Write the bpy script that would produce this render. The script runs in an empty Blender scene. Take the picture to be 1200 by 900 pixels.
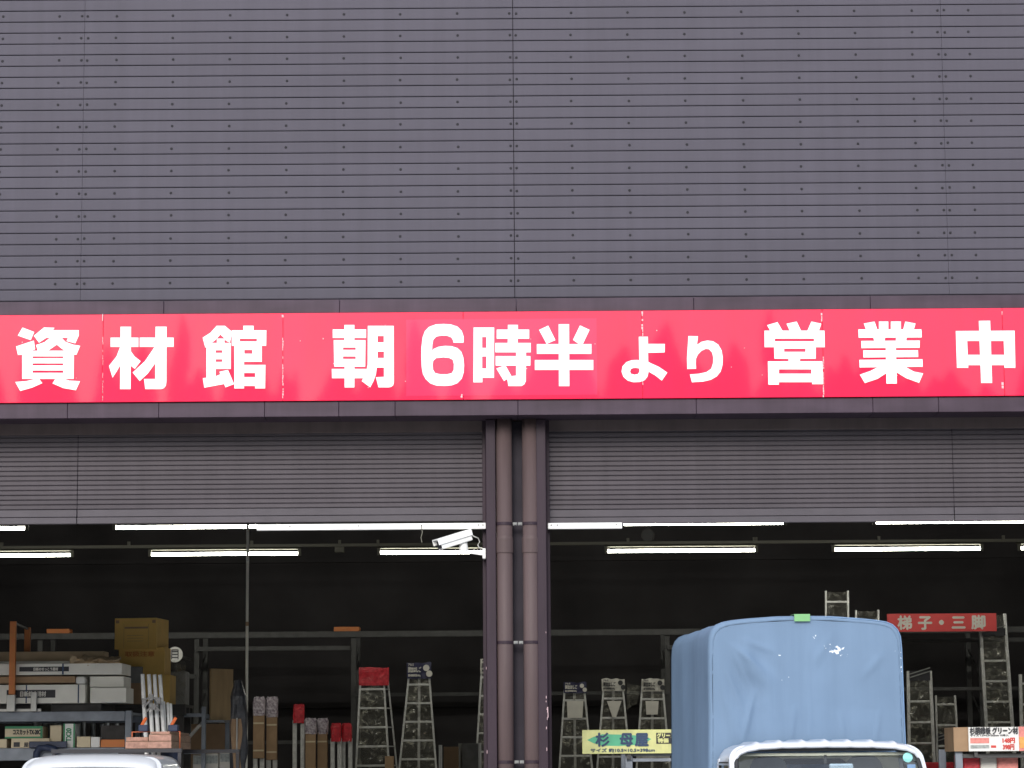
import bpy, bmesh, math, random
from mathutils import Vector, Matrix, noise
from mathutils.geometry import tessellate_polygon
R = math.radians
random.seed(11)
SC = bpy.context.scene
COL = SC.collection

# ---------------------------------------------------------------- camera, sky, sun, exposure
F = 3100.0                      # focal length in pixels of a 1200 px wide picture
PITCH = math.atan(443 / F)
ROLL = R(0.41)
CAM = Vector((0, -21.0, 1.6))
cam = bpy.data.cameras.new('camera')
cam.sensor_width = 36.0
cam.lens = 36.0 * F / 1200.0
cam.clip_start = 0.1
cam.clip_end = 2000.0
co = bpy.data.objects.new('camera', cam)
COL.objects.link(co)
CM = Matrix.Translation(CAM) @ Matrix.Rotation(R(90) + PITCH, 4, 'X') @ Matrix.Rotation(-ROLL, 4, 'Z')
co.matrix_world = CM
SC.camera = co

SUN_EL, SUN_AZ = 27.0, -9.0     # the sun stands behind the viewer, a little to the left, veiled by thin cloud
world = bpy.data.worlds.new('World')
SC.world = world
world.use_nodes = True
wn = world.node_tree
bg = wn.nodes['Background']
sky = wn.nodes.new('ShaderNodeTexSky')
sky.sky_type = 'NISHITA'
sky.sun_disc = False
sky.sun_elevation = R(SUN_EL)
sky.sun_rotation = R(180 - SUN_AZ)
sky.air_density = 1.0
sky.dust_density = 1.2
# thin broken high cloud over the blue
wtc = wn.nodes.new('ShaderNodeTexCoord')
wmp = wn.nodes.new('ShaderNodeMapping')
wmp.inputs['Scale'].default_value = (1.0, 1.0, 2.6)
wnz = wn.nodes.new('ShaderNodeTexNoise')
wnz.inputs['Scale'].default_value = 2.3
wnz.inputs['Detail'].default_value = 7
wrp = wn.nodes.new('ShaderNodeMapRange')
wrp.inputs[1].default_value = 0.40
wrp.inputs[2].default_value = 0.66
wrp.inputs[3].default_value = 0.05
wrp.inputs[4].default_value = 0.75
wmx = wn.nodes.new('ShaderNodeMix')
wmx.data_type = 'RGBA'
wn.links.new(wtc.outputs['Generated'], wmp.inputs[0])
wn.links.new(wmp.outputs[0], wnz.inputs['Vector'])
wn.links.new(wnz.outputs['Fac'], wrp.inputs[0])
wn.links.new(wrp.outputs[0], wmx.inputs['Factor'])
wn.links.new(sky.outputs[0], wmx.inputs['A'])
wmx.inputs['B'].default_value = (7.6, 7.8, 8.2, 1)
wn.links.new(wmx.outputs['Result'], bg.inputs[0])
bg.inputs[1].default_value = 0.13
sl = bpy.data.lights.new('sun', 'SUN')
sl.energy = 1.25
sl.angle = R(24)
sl.color = (1.0, 0.965, 0.92)
so = bpy.data.objects.new('sun', sl)
COL.objects.link(so)
sd = Vector((math.sin(R(SUN_AZ)) * math.cos(R(SUN_EL)), -math.cos(R(SUN_AZ)) * math.cos(R(SUN_EL)), math.sin(R(SUN_EL))))
so.rotation_euler = sd.to_track_quat('Z', 'Y').to_euler()
SC.view_settings.view_transform = 'Standard'
SC.view_settings.look = 'None'
SC.view_settings.gamma = 1.0
SC.view_settings.use_curve_mapping = False
SC.view_settings.exposure = 1.02
SC.cycles.max_bounces = 10
SC.cycles.transparent_max_bounces = 24
SC.cycles.sample_clamp_indirect = 6.0

M3 = CM.to_3x3()


def at(px, py, Y):
    """the point of the upright plane at depth Y that the photograph shows at px, py"""
    d = M3 @ Vector(((px - 600) / F, -(py - 450) / F, -1.0))
    t = (Y - CAM.y) / d.y
    return CAM + d * t


def X(px, Y, py=750):
    return at(px, py, Y).x


def Z(py, Y, px=600):
    return at(px, py, Y).z


# ---------------------------------------------------------------- materials
def srgb(*c):
    return tuple(((v / 255) / 12.92 if v <= 10 else (((v / 255) + 0.055) / 1.055) ** 2.4) for v in c)


MATS = {}


def mat(name, col, rough=0.6, metal=0.0, var=0.12, scale=6.0, stretch=(1, 1, 1), bump=0.0, bscale=40.0, coat=0.0,
        spec=0.5, col2=None, emit=None, estr=0.0, rvar=0.0, streak=0.0):
    m = bpy.data.materials.new(name)
    m.use_nodes = True
    t = m.node_tree
    p = t.nodes['Principled BSDF']
    p.inputs['Roughness'].default_value = rough
    p.inputs['Metallic'].default_value = metal
    p.inputs['Specular IOR Level'].default_value = spec
    p.inputs['Coat Weight'].default_value = coat
    p.inputs['Coat Roughness'].default_value = 0.03
    tc = t.nodes.new('ShaderNodeTexCoord')
    mp = t.nodes.new('ShaderNodeMapping')
    mp.inputs['Scale'].default_value = stretch
    t.links.new(tc.outputs['Object'], mp.inputs[0])
    nz = t.nodes.new('ShaderNodeTexNoise')
    nz.inputs['Scale'].default_value = scale
    nz.inputs['Detail'].default_value = 5
    t.links.new(mp.outputs[0], nz.inputs['Vector'])
    cr = t.nodes.new('ShaderNodeValToRGB')
    cr.color_ramp.elements[0].position = 0.3
    cr.color_ramp.elements[1].position = 0.7
    a = tuple(max(0, c * (1 - var)) for c in col)
    b = tuple(c * (1 + var) for c in col) if col2 is None else col2
    cr.color_ramp.elements[0].color = (*a, 1)
    cr.color_ramp.elements[1].color = (*b, 1)
    t.links.new(nz.outputs['Fac'], cr.inputs[0])
    csock = cr.outputs[0]
    if streak:      # rain streaks and dust running down the sheet
        m3 = t.nodes.new('ShaderNodeMapping')
        m3.inputs['Scale'].default_value = (5.0, 5.0, 0.22)
        t.links.new(tc.outputs['Object'], m3.inputs[0])
        n3 = t.nodes.new('ShaderNodeTexNoise')
        n3.inputs['Scale'].default_value = 1.6
        n3.inputs['Detail'].default_value = 6
        n3.inputs['Roughness'].default_value = 0.65
        t.links.new(m3.outputs[0], n3.inputs['Vector'])
        r3 = t.nodes.new('ShaderNodeMapRange')
        r3.inputs[1].default_value = 0.3
        r3.inputs[2].default_value = 0.7
        r3.inputs[3].default_value = 1 - streak
        r3.inputs[4].default_value = 1 + streak
        t.links.new(n3.outputs['Fac'], r3.inputs[0])
        vm = t.nodes.new('ShaderNodeVectorMath')
        vm.operation = 'SCALE'
        t.links.new(csock, vm.inputs[0])
        t.links.new(r3.outputs[0], vm.inputs['Scale'])
        csock = vm.outputs[0]
    t.links.new(csock, p.inputs['Base Color'])
    if rvar:
        mr = t.nodes.new('ShaderNodeMapRange')
        mr.inputs[3].default_value = max(0.02, rough - rvar)
        mr.inputs[4].default_value = min(1, rough + rvar)
        t.links.new(nz.outputs['Fac'], mr.inputs[0])
        t.links.new(mr.outputs[0], p.inputs['Roughness'])
    if bump:
        n2 = t.nodes.new('ShaderNodeTexNoise')
        n2.inputs['Scale'].default_value = bscale
        n2.inputs['Detail'].default_value = 4
        t.links.new(mp.outputs[0], n2.inputs['Vector'])
        bp = t.nodes.new('ShaderNodeBump')
        bp.inputs['Strength'].default_value = bump
        bp.inputs['Distance'].default_value = 0.02
        t.links.new(n2.outputs['Fac'], bp.inputs['Height'])
        t.links.new(bp.outputs[0], p.inputs['Normal'])
    if emit:
        p.inputs['Emission Color'].default_value = (*emit, 1)
        p.inputs['Emission Strength'].default_value = estr
    MATS[name] = m
    return m


mat('siding', (0.0735, 0.0680, 0.0870), 0.62, var=0.06, scale=1.3, stretch=(0.25, 1, 2.2), bump=0.02, bscale=9, spec=0.2, streak=0.07)
mat('screw', (0.010, 0.009, 0.013), 0.8, var=0.2)
mat('fascia', (0.050, 0.033, 0.048), 0.5, var=0.18, scale=2.2, stretch=(1.0, 1, 3.0), col2=(0.064, 0.044, 0.062), rvar=0.1, spec=0.2, streak=0.16)
mat('column', (0.030, 0.019, 0.027), 0.5, var=0.15, scale=3, stretch=(3, 1, 0.6), rvar=0.1, spec=0.2, streak=0.18)
mat('web', (0.030, 0.026, 0.035), 0.6, var=0.15, spec=0.15)
mat('pipe', (0.090, 0.064, 0.064), 0.55, var=0.1, scale=2.5, stretch=(4, 4, 0.5), bump=0.02, spec=0.2, streak=0.14)
mat('shutter', (0.069, 0.060, 0.068), 0.55, var=0.10, scale=2.2, stretch=(0.3, 1, 3), bump=0.015, spec=0.2, streak=0.09)
mat('lintel', (0.105, 0.082, 0.080), 0.7, var=0.1, spec=0.2, streak=0.12)
mat('shutter_bar', (0.078, 0.070, 0.080), 0.5, var=0.08, spec=0.2)
mat('sign_red', (0.80, 0.004, 0.056), 0.5, var=0.07, scale=1.5, coat=0.55, spec=0.2, streak=0.06)
mat('sign_patch', (0.86, 0.016, 0.085), 0.45, var=0.04, scale=2, coat=0.5, spec=0.2)
mat('sign_white', (0.86, 0.86, 0.86), 0.45, var=0.02, coat=0.3)
mat('peel', (0.62, 0.44, 0.46), 0.7, var=0.1)
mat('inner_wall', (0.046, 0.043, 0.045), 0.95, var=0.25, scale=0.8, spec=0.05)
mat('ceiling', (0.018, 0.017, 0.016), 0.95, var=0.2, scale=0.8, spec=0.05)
mat('floor', (0.50, 0.49, 0.465), 0.5, var=0.2, scale=0.9, bump=0.05)
mat('concrete_lot', (0.34, 0.335, 0.325), 0.9, var=0.2, scale=2.5, bump=0.2, bscale=90)  # unseen concrete lot, made pale to bounce daylight into the building
mat('cedar', (0.035, 0.055, 0.025), 0.9, var=0.5, scale=2)
mat('white_paint', (0.78, 0.78, 0.76), 0.4, var=0.03)
mat('joint_grey', (0.20, 0.20, 0.20), 0.45, var=0.2, scale=20)
mat('galv', (0.42, 0.42, 0.40), 0.42, metal=0.6, var=0.12, scale=9)
mat('alu', (0.56, 0.56, 0.55), 0.36, metal=0.25, var=0.16, scale=14)
mat('tube', (0.9, 0.9, 0.87), 0.4, var=0.01, emit=(1.0, 0.98, 0.86), estr=25.0)
mat('fixture', (0.15, 0.145, 0.115), 0.5, var=0.06)
mat('lamp_body', (0.05, 0.049, 0.038), 0.6, var=0.06, spec=0.2)
mat('pole_bright', (0.85, 0.86, 0.86), 0.3, var=0.08, scale=20, coat=0.3)
mat('pole_cream', (0.88, 0.85, 0.74), 0.5, var=0.06)
mat('rack', (0.058, 0.058, 0.058), 0.6, var=0.2, scale=8)
mat('rack_blue', (0.20, 0.225, 0.265), 0.5, var=0.18, scale=8)
mat('rust_orange', (0.78, 0.30, 0.09), 0.7, var=0.3, scale=18, col2=(0.58, 0.18, 0.06))
mat('card', (0.70, 0.46, 0.135), 0.85, var=0.08, scale=5, bump=0.03)
mat('card_pale', (0.52, 0.40, 0.26), 0.85, var=0.12, scale=5)
mat('carton_white', (0.80, 0.785, 0.72), 0.75, var=0.07, scale=4)
mat('carton_brown', (0.34, 0.225, 0.135), 0.85, var=0.12, scale=6)
mat('cream', (0.62, 0.53, 0.37), 0.8, var=0.06)
mat('green_print', (0.06, 0.26, 0.13), 0.7, var=0.08)
mat('label_black', (0.018, 0.018, 0.024), 0.5, var=0.1)
mat('label_navy', (0.025, 0.025, 0.075), 0.5, var=0.15)
mat('label_white', (0.62, 0.60, 0.55), 0.6, var=0.05)
mat('ink', (0.03, 0.03, 0.035), 0.6, var=0.1)
mat('ink_blue', (0.03, 0.06, 0.13), 0.6, var=0.1)
mat('ink_red', (0.55, 0.05, 0.04), 0.6, var=0.1)
mat('red_sheet', (0.50, 0.022, 0.035), 0.35, var=0.25, scale=20, bump=0.35, bscale=30)
mat('red_board', (0.62, 0.055, 0.055), 0.5, var=0.04)
mat('purple_film', (0.30, 0.22, 0.30), 0.3, var=0.5, scale=28, col2=(0.62, 0.57, 0.62), bump=0.3, bscale=40)
mat('yellow_board', (0.66, 0.67, 0.30), 0.7, var=0.14, scale=7, streak=0.08)
mat('swish_green', (0.10, 0.45, 0.26), 0.6, var=0.12)
mat('paper', (0.76, 0.76, 0.74), 0.7, var=0.04)
mat('pink_print', (0.70, 0.25, 0.22), 0.7, var=0.2, scale=30)
mat('orange_print', (0.75, 0.36, 0.10), 0.7, var=0.15, scale=30)
mat('grey_print', (0.35, 0.38, 0.37), 0.7, var=0.3, scale=40)
mat('wood', (0.34, 0.215, 0.145), 0.75, var=0.22, scale=9, stretch=(4, 0.5, 4))
mat('wood_end', (0.36, 0.205, 0.16), 0.8, var=0.3, scale=26)
mat('plywood', (0.42, 0.30, 0.16), 0.8, var=0.12, scale=5, stretch=(3, 3, 0.6))
mat('dark_film', (0.055, 0.057, 0.066), 0.3, var=0.5, scale=9, bump=0.5, bscale=14)
mat('strap', (0.70, 0.16, 0.05), 0.5, var=0.1)
mat('clamp_blue', (0.022, 0.034, 0.075), 0.5, var=0.2)
mat('car_white', (0.58, 0.61, 0.66), 0.28, var=0.02, coat=0.6)
mat('rubber', (0.02, 0.02, 0.021), 0.6, var=0.1)
mat('trim_grey', (0.16, 0.16, 0.165), 0.6, var=0.08)
mat('cab_lining', (0.84, 0.82, 0.68), 0.8, var=0.05)
mat('seat_grey', (0.20, 0.21, 0.225), 0.85, var=0.1, bump=0.05)
mat('tyre', (0.025, 0.025, 0.026), 0.85, var=0.1)
mat('lamp_lens', (0.75, 0.77, 0.8), 0.1, var=0.02, coat=0.8)
mat('tape_green', (0.16, 0.36, 0.15), 0.6, var=0.1)
mat('sticker_teal', (0.30, 0.72, 0.68), 0.5, var=0.05)
mat('piping', (0.15, 0.25, 0.40), 0.6, var=0.1)
mat('mirror_face', (0.55, 0.68, 0.78), 0.15, metal=0.4, var=0.02)
mat('dark_box', (0.055, 0.052, 0.05), 0.8, var=0.3, scale=8)
mat('grey_box', (0.22, 0.225, 0.22), 0.7, var=0.2, scale=8)


def glass_mat(name, tint, gloss):
    m = bpy.data.materials.new(name)
    m.use_nodes = True
    t = m.node_tree
    t.nodes.clear()
    out = t.nodes.new('ShaderNodeOutputMaterial')
    tr = t.nodes.new('ShaderNodeBsdfTransparent')
    tr.inputs[0].default_value = (*tint, 1)
    gl = t.nodes.new('ShaderNodeBsdfGlossy')
    gl.inputs['Roughness'].default_value = 0.02
    fr = t.nodes.new('ShaderNodeFresnel')
    fr.inputs[0].default_value = gloss
    mx = t.nodes.new('ShaderNodeMixShader')
    t.links.new(fr.outputs[0], mx.inputs[0])
    t.links.new(tr.outputs[0], mx.inputs[1])
    t.links.new(gl.outputs[0], mx.inputs[2])
    t.links.new(mx.outputs[0], out.inputs[0])
    MATS[name] = m


glass_mat('glass', (0.93, 0.97, 0.98), 1.8)


def film_mat(name, opac, col):
    """thin crinkled packing film: mostly clear, its streaky glints painted in as milky noise"""
    m = bpy.data.materials.new(name)
    m.use_nodes = True
    t = m.node_tree
    t.nodes.clear()
    out = t.nodes.new('ShaderNodeOutputMaterial')
    tr = t.nodes.new('ShaderNodeBsdfTransparent')
    p = t.nodes.new('ShaderNodeBsdfPrincipled')
    p.inputs['Base Color'].default_value = (*col, 1)
    p.inputs['Roughness'].default_value = 0.22
    p.inputs['Specular IOR Level'].default_value = 0.9
    tc = t.nodes.new('ShaderNodeTexCoord')
    nz = t.nodes.new('ShaderNodeTexNoise')
    nz.inputs['Scale'].default_value = 6
    nz.inputs['Detail'].default_value = 2
    nz.inputs['Distortion'].default_value = 2.2
    t.links.new(tc.outputs['Object'], nz.inputs['Vector'])
    cr = t.nodes.new('ShaderNodeMapRange')  # milkier streaks stand in for highlights on the wrinkles
    cr.inputs[1].default_value = 0.50
    cr.inputs[2].default_value = 0.78
    cr.inputs[3].default_value = opac * 0.28
    cr.inputs[4].default_value = min(0.95, opac * 1.6)
    t.links.new(nz.outputs['Fac'], cr.inputs[0])
    mx = t.nodes.new('ShaderNodeMixShader')
    t.links.new(cr.outputs[0], mx.inputs[0])
    t.links.new(tr.outputs[0], mx.inputs[1])
    t.links.new(p.outputs[0], mx.inputs[2])
    t.links.new(mx.outputs[0], out.inputs[0])
    MATS[name] = m


film_mat('film', 0.30, (0.55, 0.54, 0.45))
film_mat('film_dark', 0.42, (0.10, 0.10, 0.10))


def tarp_mat():
    m = mat('tarp', (0.150, 0.220, 0.318), 0.92, var=0.06, scale=2.2, bump=0.10, bscale=6, spec=0.08, streak=0.05)
    t = m.node_tree
    p = t.nodes['Principled BSDF']
    base = p.inputs['Base Color'].links[0].from_socket
    tc = [n for n in t.nodes if n.type == 'TEX_COORD'][0]
    prev = base
    # worn, flaked spots on the front sheet (object coordinates of the canvas)
    for (cx, cz, sx, sz, rot, th) in ((0.225, 2.375, 0.17, 0.060, 0.45, 0.50), (0.06, 2.47, 0.04, 0.05, 0, 0.56),
                                      (-0.16, 2.18, 0.07, 0.030, -0.3, 0.56), (-0.20, 2.345, 0.06, 0.012, 0, 0.58),
                                      (0.69, 2.30, 0.03, 0.25, 0, 0.60)):
        mp = t.nodes.new('ShaderNodeMapping')
        mp.vector_type = 'TEXTURE'
        mp.inputs['Location'].default_value = (cx, -0.37, cz)
        mp.inputs['Rotation'].default_value = (0, rot, 0)
        mp.inputs['Scale'].default_value = (sx, 0.30, sz)
        t.links.new(tc.outputs['Object'], mp.inputs[0])
        ln = t.nodes.new('ShaderNodeVectorMath')
        ln.operation = 'LENGTH'
        t.links.new(mp.outputs[0], ln.inputs[0])
        nz = t.nodes.new('ShaderNodeTexNoise')
        nz.inputs['Scale'].default_value = 42
        nz.inputs['Detail'].default_value = 3
        t.links.new(tc.outputs['Object'], nz.inputs['Vector'])
        a = t.nodes.new('ShaderNodeMapRange')
        a.inputs[1].default_value = 0.0
        a.inputs[2].default_value = 1.0
        a.inputs[3].default_value = 0.12
        a.inputs[4].default_value = -0.25
        t.links.new(ln.outputs['Value'], a.inputs[0])
        s = t.nodes.new('ShaderNodeMath')
        s.operation = 'ADD'
        t.links.new(nz.outputs['Fac'], s.inputs[0])
        t.links.new(a.outputs[0], s.inputs[1])
        g = t.nodes.new('ShaderNodeMapRange')
        g.inputs[1].default_value = th + 0.04
        g.inputs[2].default_value = th + 0.08
        t.links.new(s.outputs[0], g.inputs[0])
        mx = t.nodes.new('ShaderNodeMix')
        mx.data_type = 'RGBA'
        t.links.new(g.outputs[0], mx.inputs['Factor'])
        t.links.new(prev, mx.inputs['A'])
        mx.inputs['B'].default_value = (0.72, 0.78, 0.84, 1)
        prev = mx.outputs['Result']
    t.links.new(prev, p.inputs['Base Color'])


tarp_mat()


# ---------------------------------------------------------------- mesh helpers
class MB:
    def __init__(self):
        self.bm = bmesh.new()

    def box(self, x0, x1, y0, y1, z0, z1, rot=None, piv=None):
        vs = [Vector((x, y, z)) for z in (z0, z1) for y in (y0, y1) for x in (x0, x1)]
        if rot is not None:
            c = piv if piv is not None else Vector(((x0 + x1) / 2, (y0 + y1) / 2, (z0 + z1) / 2))
            vs = [rot @ (v - c) + c for v in vs]
        b = [self.bm.verts.new(v) for v in vs]
        for f in ((0, 2, 3, 1), (4, 5, 7, 6), (0, 1, 5, 4), (2, 6, 7, 3), (0, 4, 6, 2), (1, 3, 7, 5)):
            self.bm.faces.new([b[i] for i in f])
        return self

    def bar(self, p, q, w, d, side=None):
        """square bar from p to q, w across (x-ish), d deep"""
        p, q = Vector(p), Vector(q)
        a = (q - p).normalized()
        s = Vector(side) if side else Vector((1, 0, 0))
        if abs(a.dot(s)) > 0.95:
            s = Vector((0, 0, 1))
        s = (s - a * s.dot(a)).normalized()
        t = a.cross(s)
        b = []
        for c in (p, q):
            for (i, j) in ((-1, -1), (1, -1), (1, 1), (-1, 1)):
                b.append(self.bm.verts.new(c + s * i * w / 2 + t * j * d / 2))
        for f in ((3, 2, 1, 0), (4, 5, 6, 7), (0, 1, 5, 4), (1, 2, 6, 5), (2, 3, 7, 6), (3, 0, 4, 7)):
            self.bm.faces.new([b[i] for i in f])
        return self

    def tube(self, path, r, n=10, caps=True, closed=False):
        path = [Vector(p) for p in path]
        rings = []
        up = Vector((0.13, 0.31, 0.94))
        L = len(path)
        for i, p in enumerate(path):
            if closed:
                a = path[(i + 1) % L] - path[(i - 1) % L]
            else:
                a = path[min(i + 1, L - 1)] - path[max(i - 1, 0)]
            a.normalize()
            if abs(a.dot(up)) > 0.97:
                up = Vector((1, 0.2, 0.1))
            s = (up - a * up.dot(a)).normalized()
            t = a.cross(s)
            rr = r[i] if isinstance(r, (list, tuple)) else r
            rings.append([self.bm.verts.new(p + (s * math.cos(k * 2 * math.pi / n) + t * math.sin(k * 2 * math.pi / n)) * rr) for k in range(n)])
        for i in range(L if closed else L - 1):
            A, B = rings[i], rings[(i + 1) % L]
            for k in range(n):
                self.bm.faces.new((A[k], A[(k + 1) % n], B[(k + 1) % n], B[k]))
        if caps and not closed:
            self.bm.faces.new(rings[0][::-1])
            self.bm.faces.new(rings[-1])
        return self

    def grid(self, fn, nu, nv):
        vs = [[self.bm.verts.new(fn(i / nu, j / nv)) for j in range(nv + 1)] for i in range(nu + 1)]
        for i in range(nu):
            for j in range(nv):
                self.bm.faces.new((vs[i][j], vs[i + 1][j], vs[i + 1][j + 1], vs[i][j + 1]))
        return self

    def poly(self, outer, holes, place, th):
        """a flat outline (2-D points, holes) given thickness th; place(u, v, d) maps to 3-D, d towards the viewer"""
        loops = [[Vector((a, b, 0)) for a, b in outer]] + [[Vector((a, b, 0)) for a, b in h] for h in holes]
        flat = [p for l in loops for p in l]
        tri = tessellate_polygon(loops)
        fr = [self.bm.verts.new(place(p.x, p.y, th)) for p in flat]
        for t in tri:
            try:
                self.bm.faces.new([fr[i] for i in t])
            except ValueError:
                pass
        bk = [self.bm.verts.new(place(p.x, p.y, 0)) for p in flat]
        k = 0
        for l in loops:
            n = len(l)
            for i in range(n):
                a, b = k + i, k + (i + 1) % n
                try:
                    self.bm.faces.new((fr[a], fr[b], bk[b], bk[a]))
                except ValueError:
                    pass
            k += n
        return self

    def ring(self, inner, outer, depth):
        """closed frame between two outlines of 3-D points with the same count, thickened by vector depth"""
        n = len(inner)
        depth = Vector(depth)
        A = [self.bm.verts.new(p) for p in inner]
        B = [self.bm.verts.new(p) for p in outer]
        C = [self.bm.verts.new(p + depth) for p in inner]
        D = [self.bm.verts.new(p + depth) for p in outer]
        for i in range(n):
            j = (i + 1) % n
            self.bm.faces.new((A[i], A[j], B[j], B[i]))
            self.bm.faces.new((C[j], C[i], D[i], D[j]))
            self.bm.faces.new((A[j], A[i], C[i], C[j]))
            self.bm.faces.new((B[i], B[j], D[j], D[i]))
        return self

    def build(self, name, m, parent=None, smooth=False, bevel=0.0, loc=None, normals=True):
        if normals:
            bmesh.ops.recalc_face_normals(self.bm, faces=self.bm.faces[:])
        me = bpy.data.meshes.new(name)
        self.bm.to_mesh(me)
        self.bm.free()
        me.materials.append(MATS[m])
        if smooth:
            for p in me.polygons:
                p.use_smooth = True
        o = bpy.data.objects.new(name, me)
        COL.objects.link(o)
        if parent is not None:
            o.parent = parent
        if loc is not None:
            o.location = loc
        if bevel:
            b = o.modifiers.new('bevel', 'BEVEL')
            b.width = bevel
            b.segments = 2
            b.limit_method = 'ANGLE'
            b.angle_limit = R(40)
        return o


def tag(o, label, cat, group=None, kind=None):
    o['label'] = label
    o['category'] = cat
    if group:
        o['group'] = group
    if kind:
        o['kind'] = kind
    return o


def thing(name, label, cat, loc=(0, 0, 0), rz=0.0, group=None):
    o = bpy.data.objects.new(name, None)
    o.empty_display_size = 0.1
    COL.objects.link(o)
    o.location = loc
    o.rotation_euler = (0, 0, rz)
    return tag(o, label, cat, group)


def struct(o):
    o['kind'] = 'structure'
    return o


def text_into(mb, s, size, place, bold=0.0, th=0.002, center=False, width=None):
    """writing as real letter shapes: s set in the built-in font, laid out by place(u, v, d)"""
    c = bpy.data.curves.new('lettering', 'FONT')
    c.body = s
    c.size = size
    c.resolution_u = 3
    o = bpy.data.objects.new('lettering', c)
    COL.objects.link(o)
    dg = bpy.context.evaluated_depsgraph_get()
    me = bpy.data.meshes.new_from_object(o.evaluated_get(dg))
    bpy.data.objects.remove(o)
    bpy.data.curves.remove(c)
    if not me.vertices:
        return
    xs = [v.co.x for v in me.vertices]
    x0, x1 = min(xs), max(xs)
    k = (width / (x1 - x0)) if width else 1.0
    dx = -(x0 + x1) / 2 if center else -x0
    offs = [(0, 0)] if not bold else [(-bold, 0), (bold, 0), (0, bold), (0, -bold)]
    for q, (ox, oy) in enumerate(offs):
        vs = [mb.bm.verts.new(place((v.co.x + dx) * k + ox, v.co.y + oy, th + q * 0.0006)) for v in me.vertices]
        for p in me.polygons:
            try:
                mb.bm.faces.new([vs[i] for i in p.vertices])
            except ValueError:
                pass
    bpy.data.meshes.remove(me)


# ================================================================ SETTING
struct(MB().box(-400, 400, -600, 400, -0.5, 0.0).build('ground', 'concrete_lot'))
struct(MB().box(-13.8, 13.8, 0.25, 25.0, 0.001, 0.005).build('floor', 'floor'))
mb = MB()
for k in range(8):
    mb.box(-9.5 + k * 2.6, -9.4 + k * 2.6, -17.0, -12.0, 0.0, 0.004)
struct(mb.build('parking_lines', 'white_paint'))
# the wood across the road, far behind the viewer: only its reflection shows, in the glossy sign
mb = MB()
for k in range(330):
    x = -78 + k * .48 + random.uniform(-.6, .6)
    y = -88 + random.uniform(-7, 7)
    h = 17.6 + 1.0 * noise.noise(Vector((x * .07, 0, 0))) + 0.8 * noise.noise(Vector((x * .31, 5, 0))) + random.uniform(-.7, .5)
    spire = random.random() < .07
    h += random.uniform(1.0, 2.4) if spire else 0
    r = random.uniform(1.3, 2.3)
    for j in range(8):
        z0 = 1.2 + (h - 1.2) * j / 8
        z1 = min(h, z0 + (h - 1.2) / 5.0)
        rr = r * (1 - (j / 8.6) ** (1.3 if spire else 2.6))
        mb.tube([(x, y, z0), (x + random.uniform(-.2, .2), y, z0 * .4 + z1 * .6), (x + random.uniform(-.1, .1), y, z1)], [rr, rr * .62, 0.08 * rr], 8)
o = mb.build('cedar_wood', 'cedar')
tag(o, 'dark cedar wood across the road, mirrored in the red sign', 'wood', kind='stuff')

# ---------------------------------------------------------------- the warehouse
B = thing('warehouse_building', 'dark purple-brown metal-clad warehouse with two wide shutter openings', 'building', (0, 0, 0))
# siding: boards with narrow sunk grooves, panels butted at vertical seams
zb = Z(349, 0.0)
pit = (Z(5.8, 0.0, 300) - Z(345.5, 0.0, 300)) / 26.0
NB = 41


def siding_panel(x0, x1):
    m = MB()
    prof = []
    for k in range(-1, NB):
        z = zb + k * pit
        prof += [(0.0, z + 0.0043), (-0.0015, z + 0.012), (-0.0015, z + pit - 0.012), (0.0, z + pit - 0.0043), (0.013, z + pit - 0.0036), (0.013, z + pit + 0.0036)]
    a = [m.bm.verts.new((x0, y, z)) for y, z in prof]
    b = [m.bm.verts.new((x1, y, z)) for y, z in prof]
    for i in range(len(prof) - 1):
        m.bm.faces.new((a[i], b[i], b[i + 1], a[i + 1]))
    for e in (a, b):
        p = [m.bm.verts.new((v.co.x, 0.03, v.co.z)) for v in e]
        for i in range(len(prof) - 1):
            m.bm.faces.new((e[i], e[i + 1], p[i + 1], p[i]))
    return m.build('siding', 'siding', B)


xc = X(602, 0, 175)
sw = (X(1107, 0, 170) - X(97, 0, 170)) / 2
for k in range(-4, 4):
    g = 0.0032 if k == 0 else 0.0011
    g2 = 0.0032 if k + 1 == 0 else 0.0011
    siding_panel(xc + k * sw + g, xc + (k + 1) * sw - g2)
mb = MB()
sp = (X(871, 0, 170) - X(402, 0, 170)) / 7
for k in range(0, NB, 2):
    z = zb + (k + 1.5) * pit
    xs = [xc + 0.010 + j * sp for j in range(-30, 31)]
    for j in range(-4, 5):
        xs += [xc + j * sw - 0.026, xc + j * sw + 0.026]
    for x in xs:
        if abs(x) > 13.6 or (abs(x - xc) < 0.02):
            continue
        jx, jz = random.uniform(-.004, .004), random.uniform(-.003, .003)
        mb.tube([(x + jx, -0.0015, z + jz), (x + jx, -0.0065, z + jz)], [0.0115, 0.0095], 7)
mb.build('screws', 'screw', B)
MB().box(-13.8, 13.8, 0.032, 0.10, zb - pit - 0.005, zb + NB * pit + 0.1).build('wall', 'web', B)
MB().box(-13.9, 13.9, -0.06, 0.16, zb + NB * pit + 0.1, zb + NB * pit + 0.22).build('parapet_cap', 'fascia', B, bevel=0.01)
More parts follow.
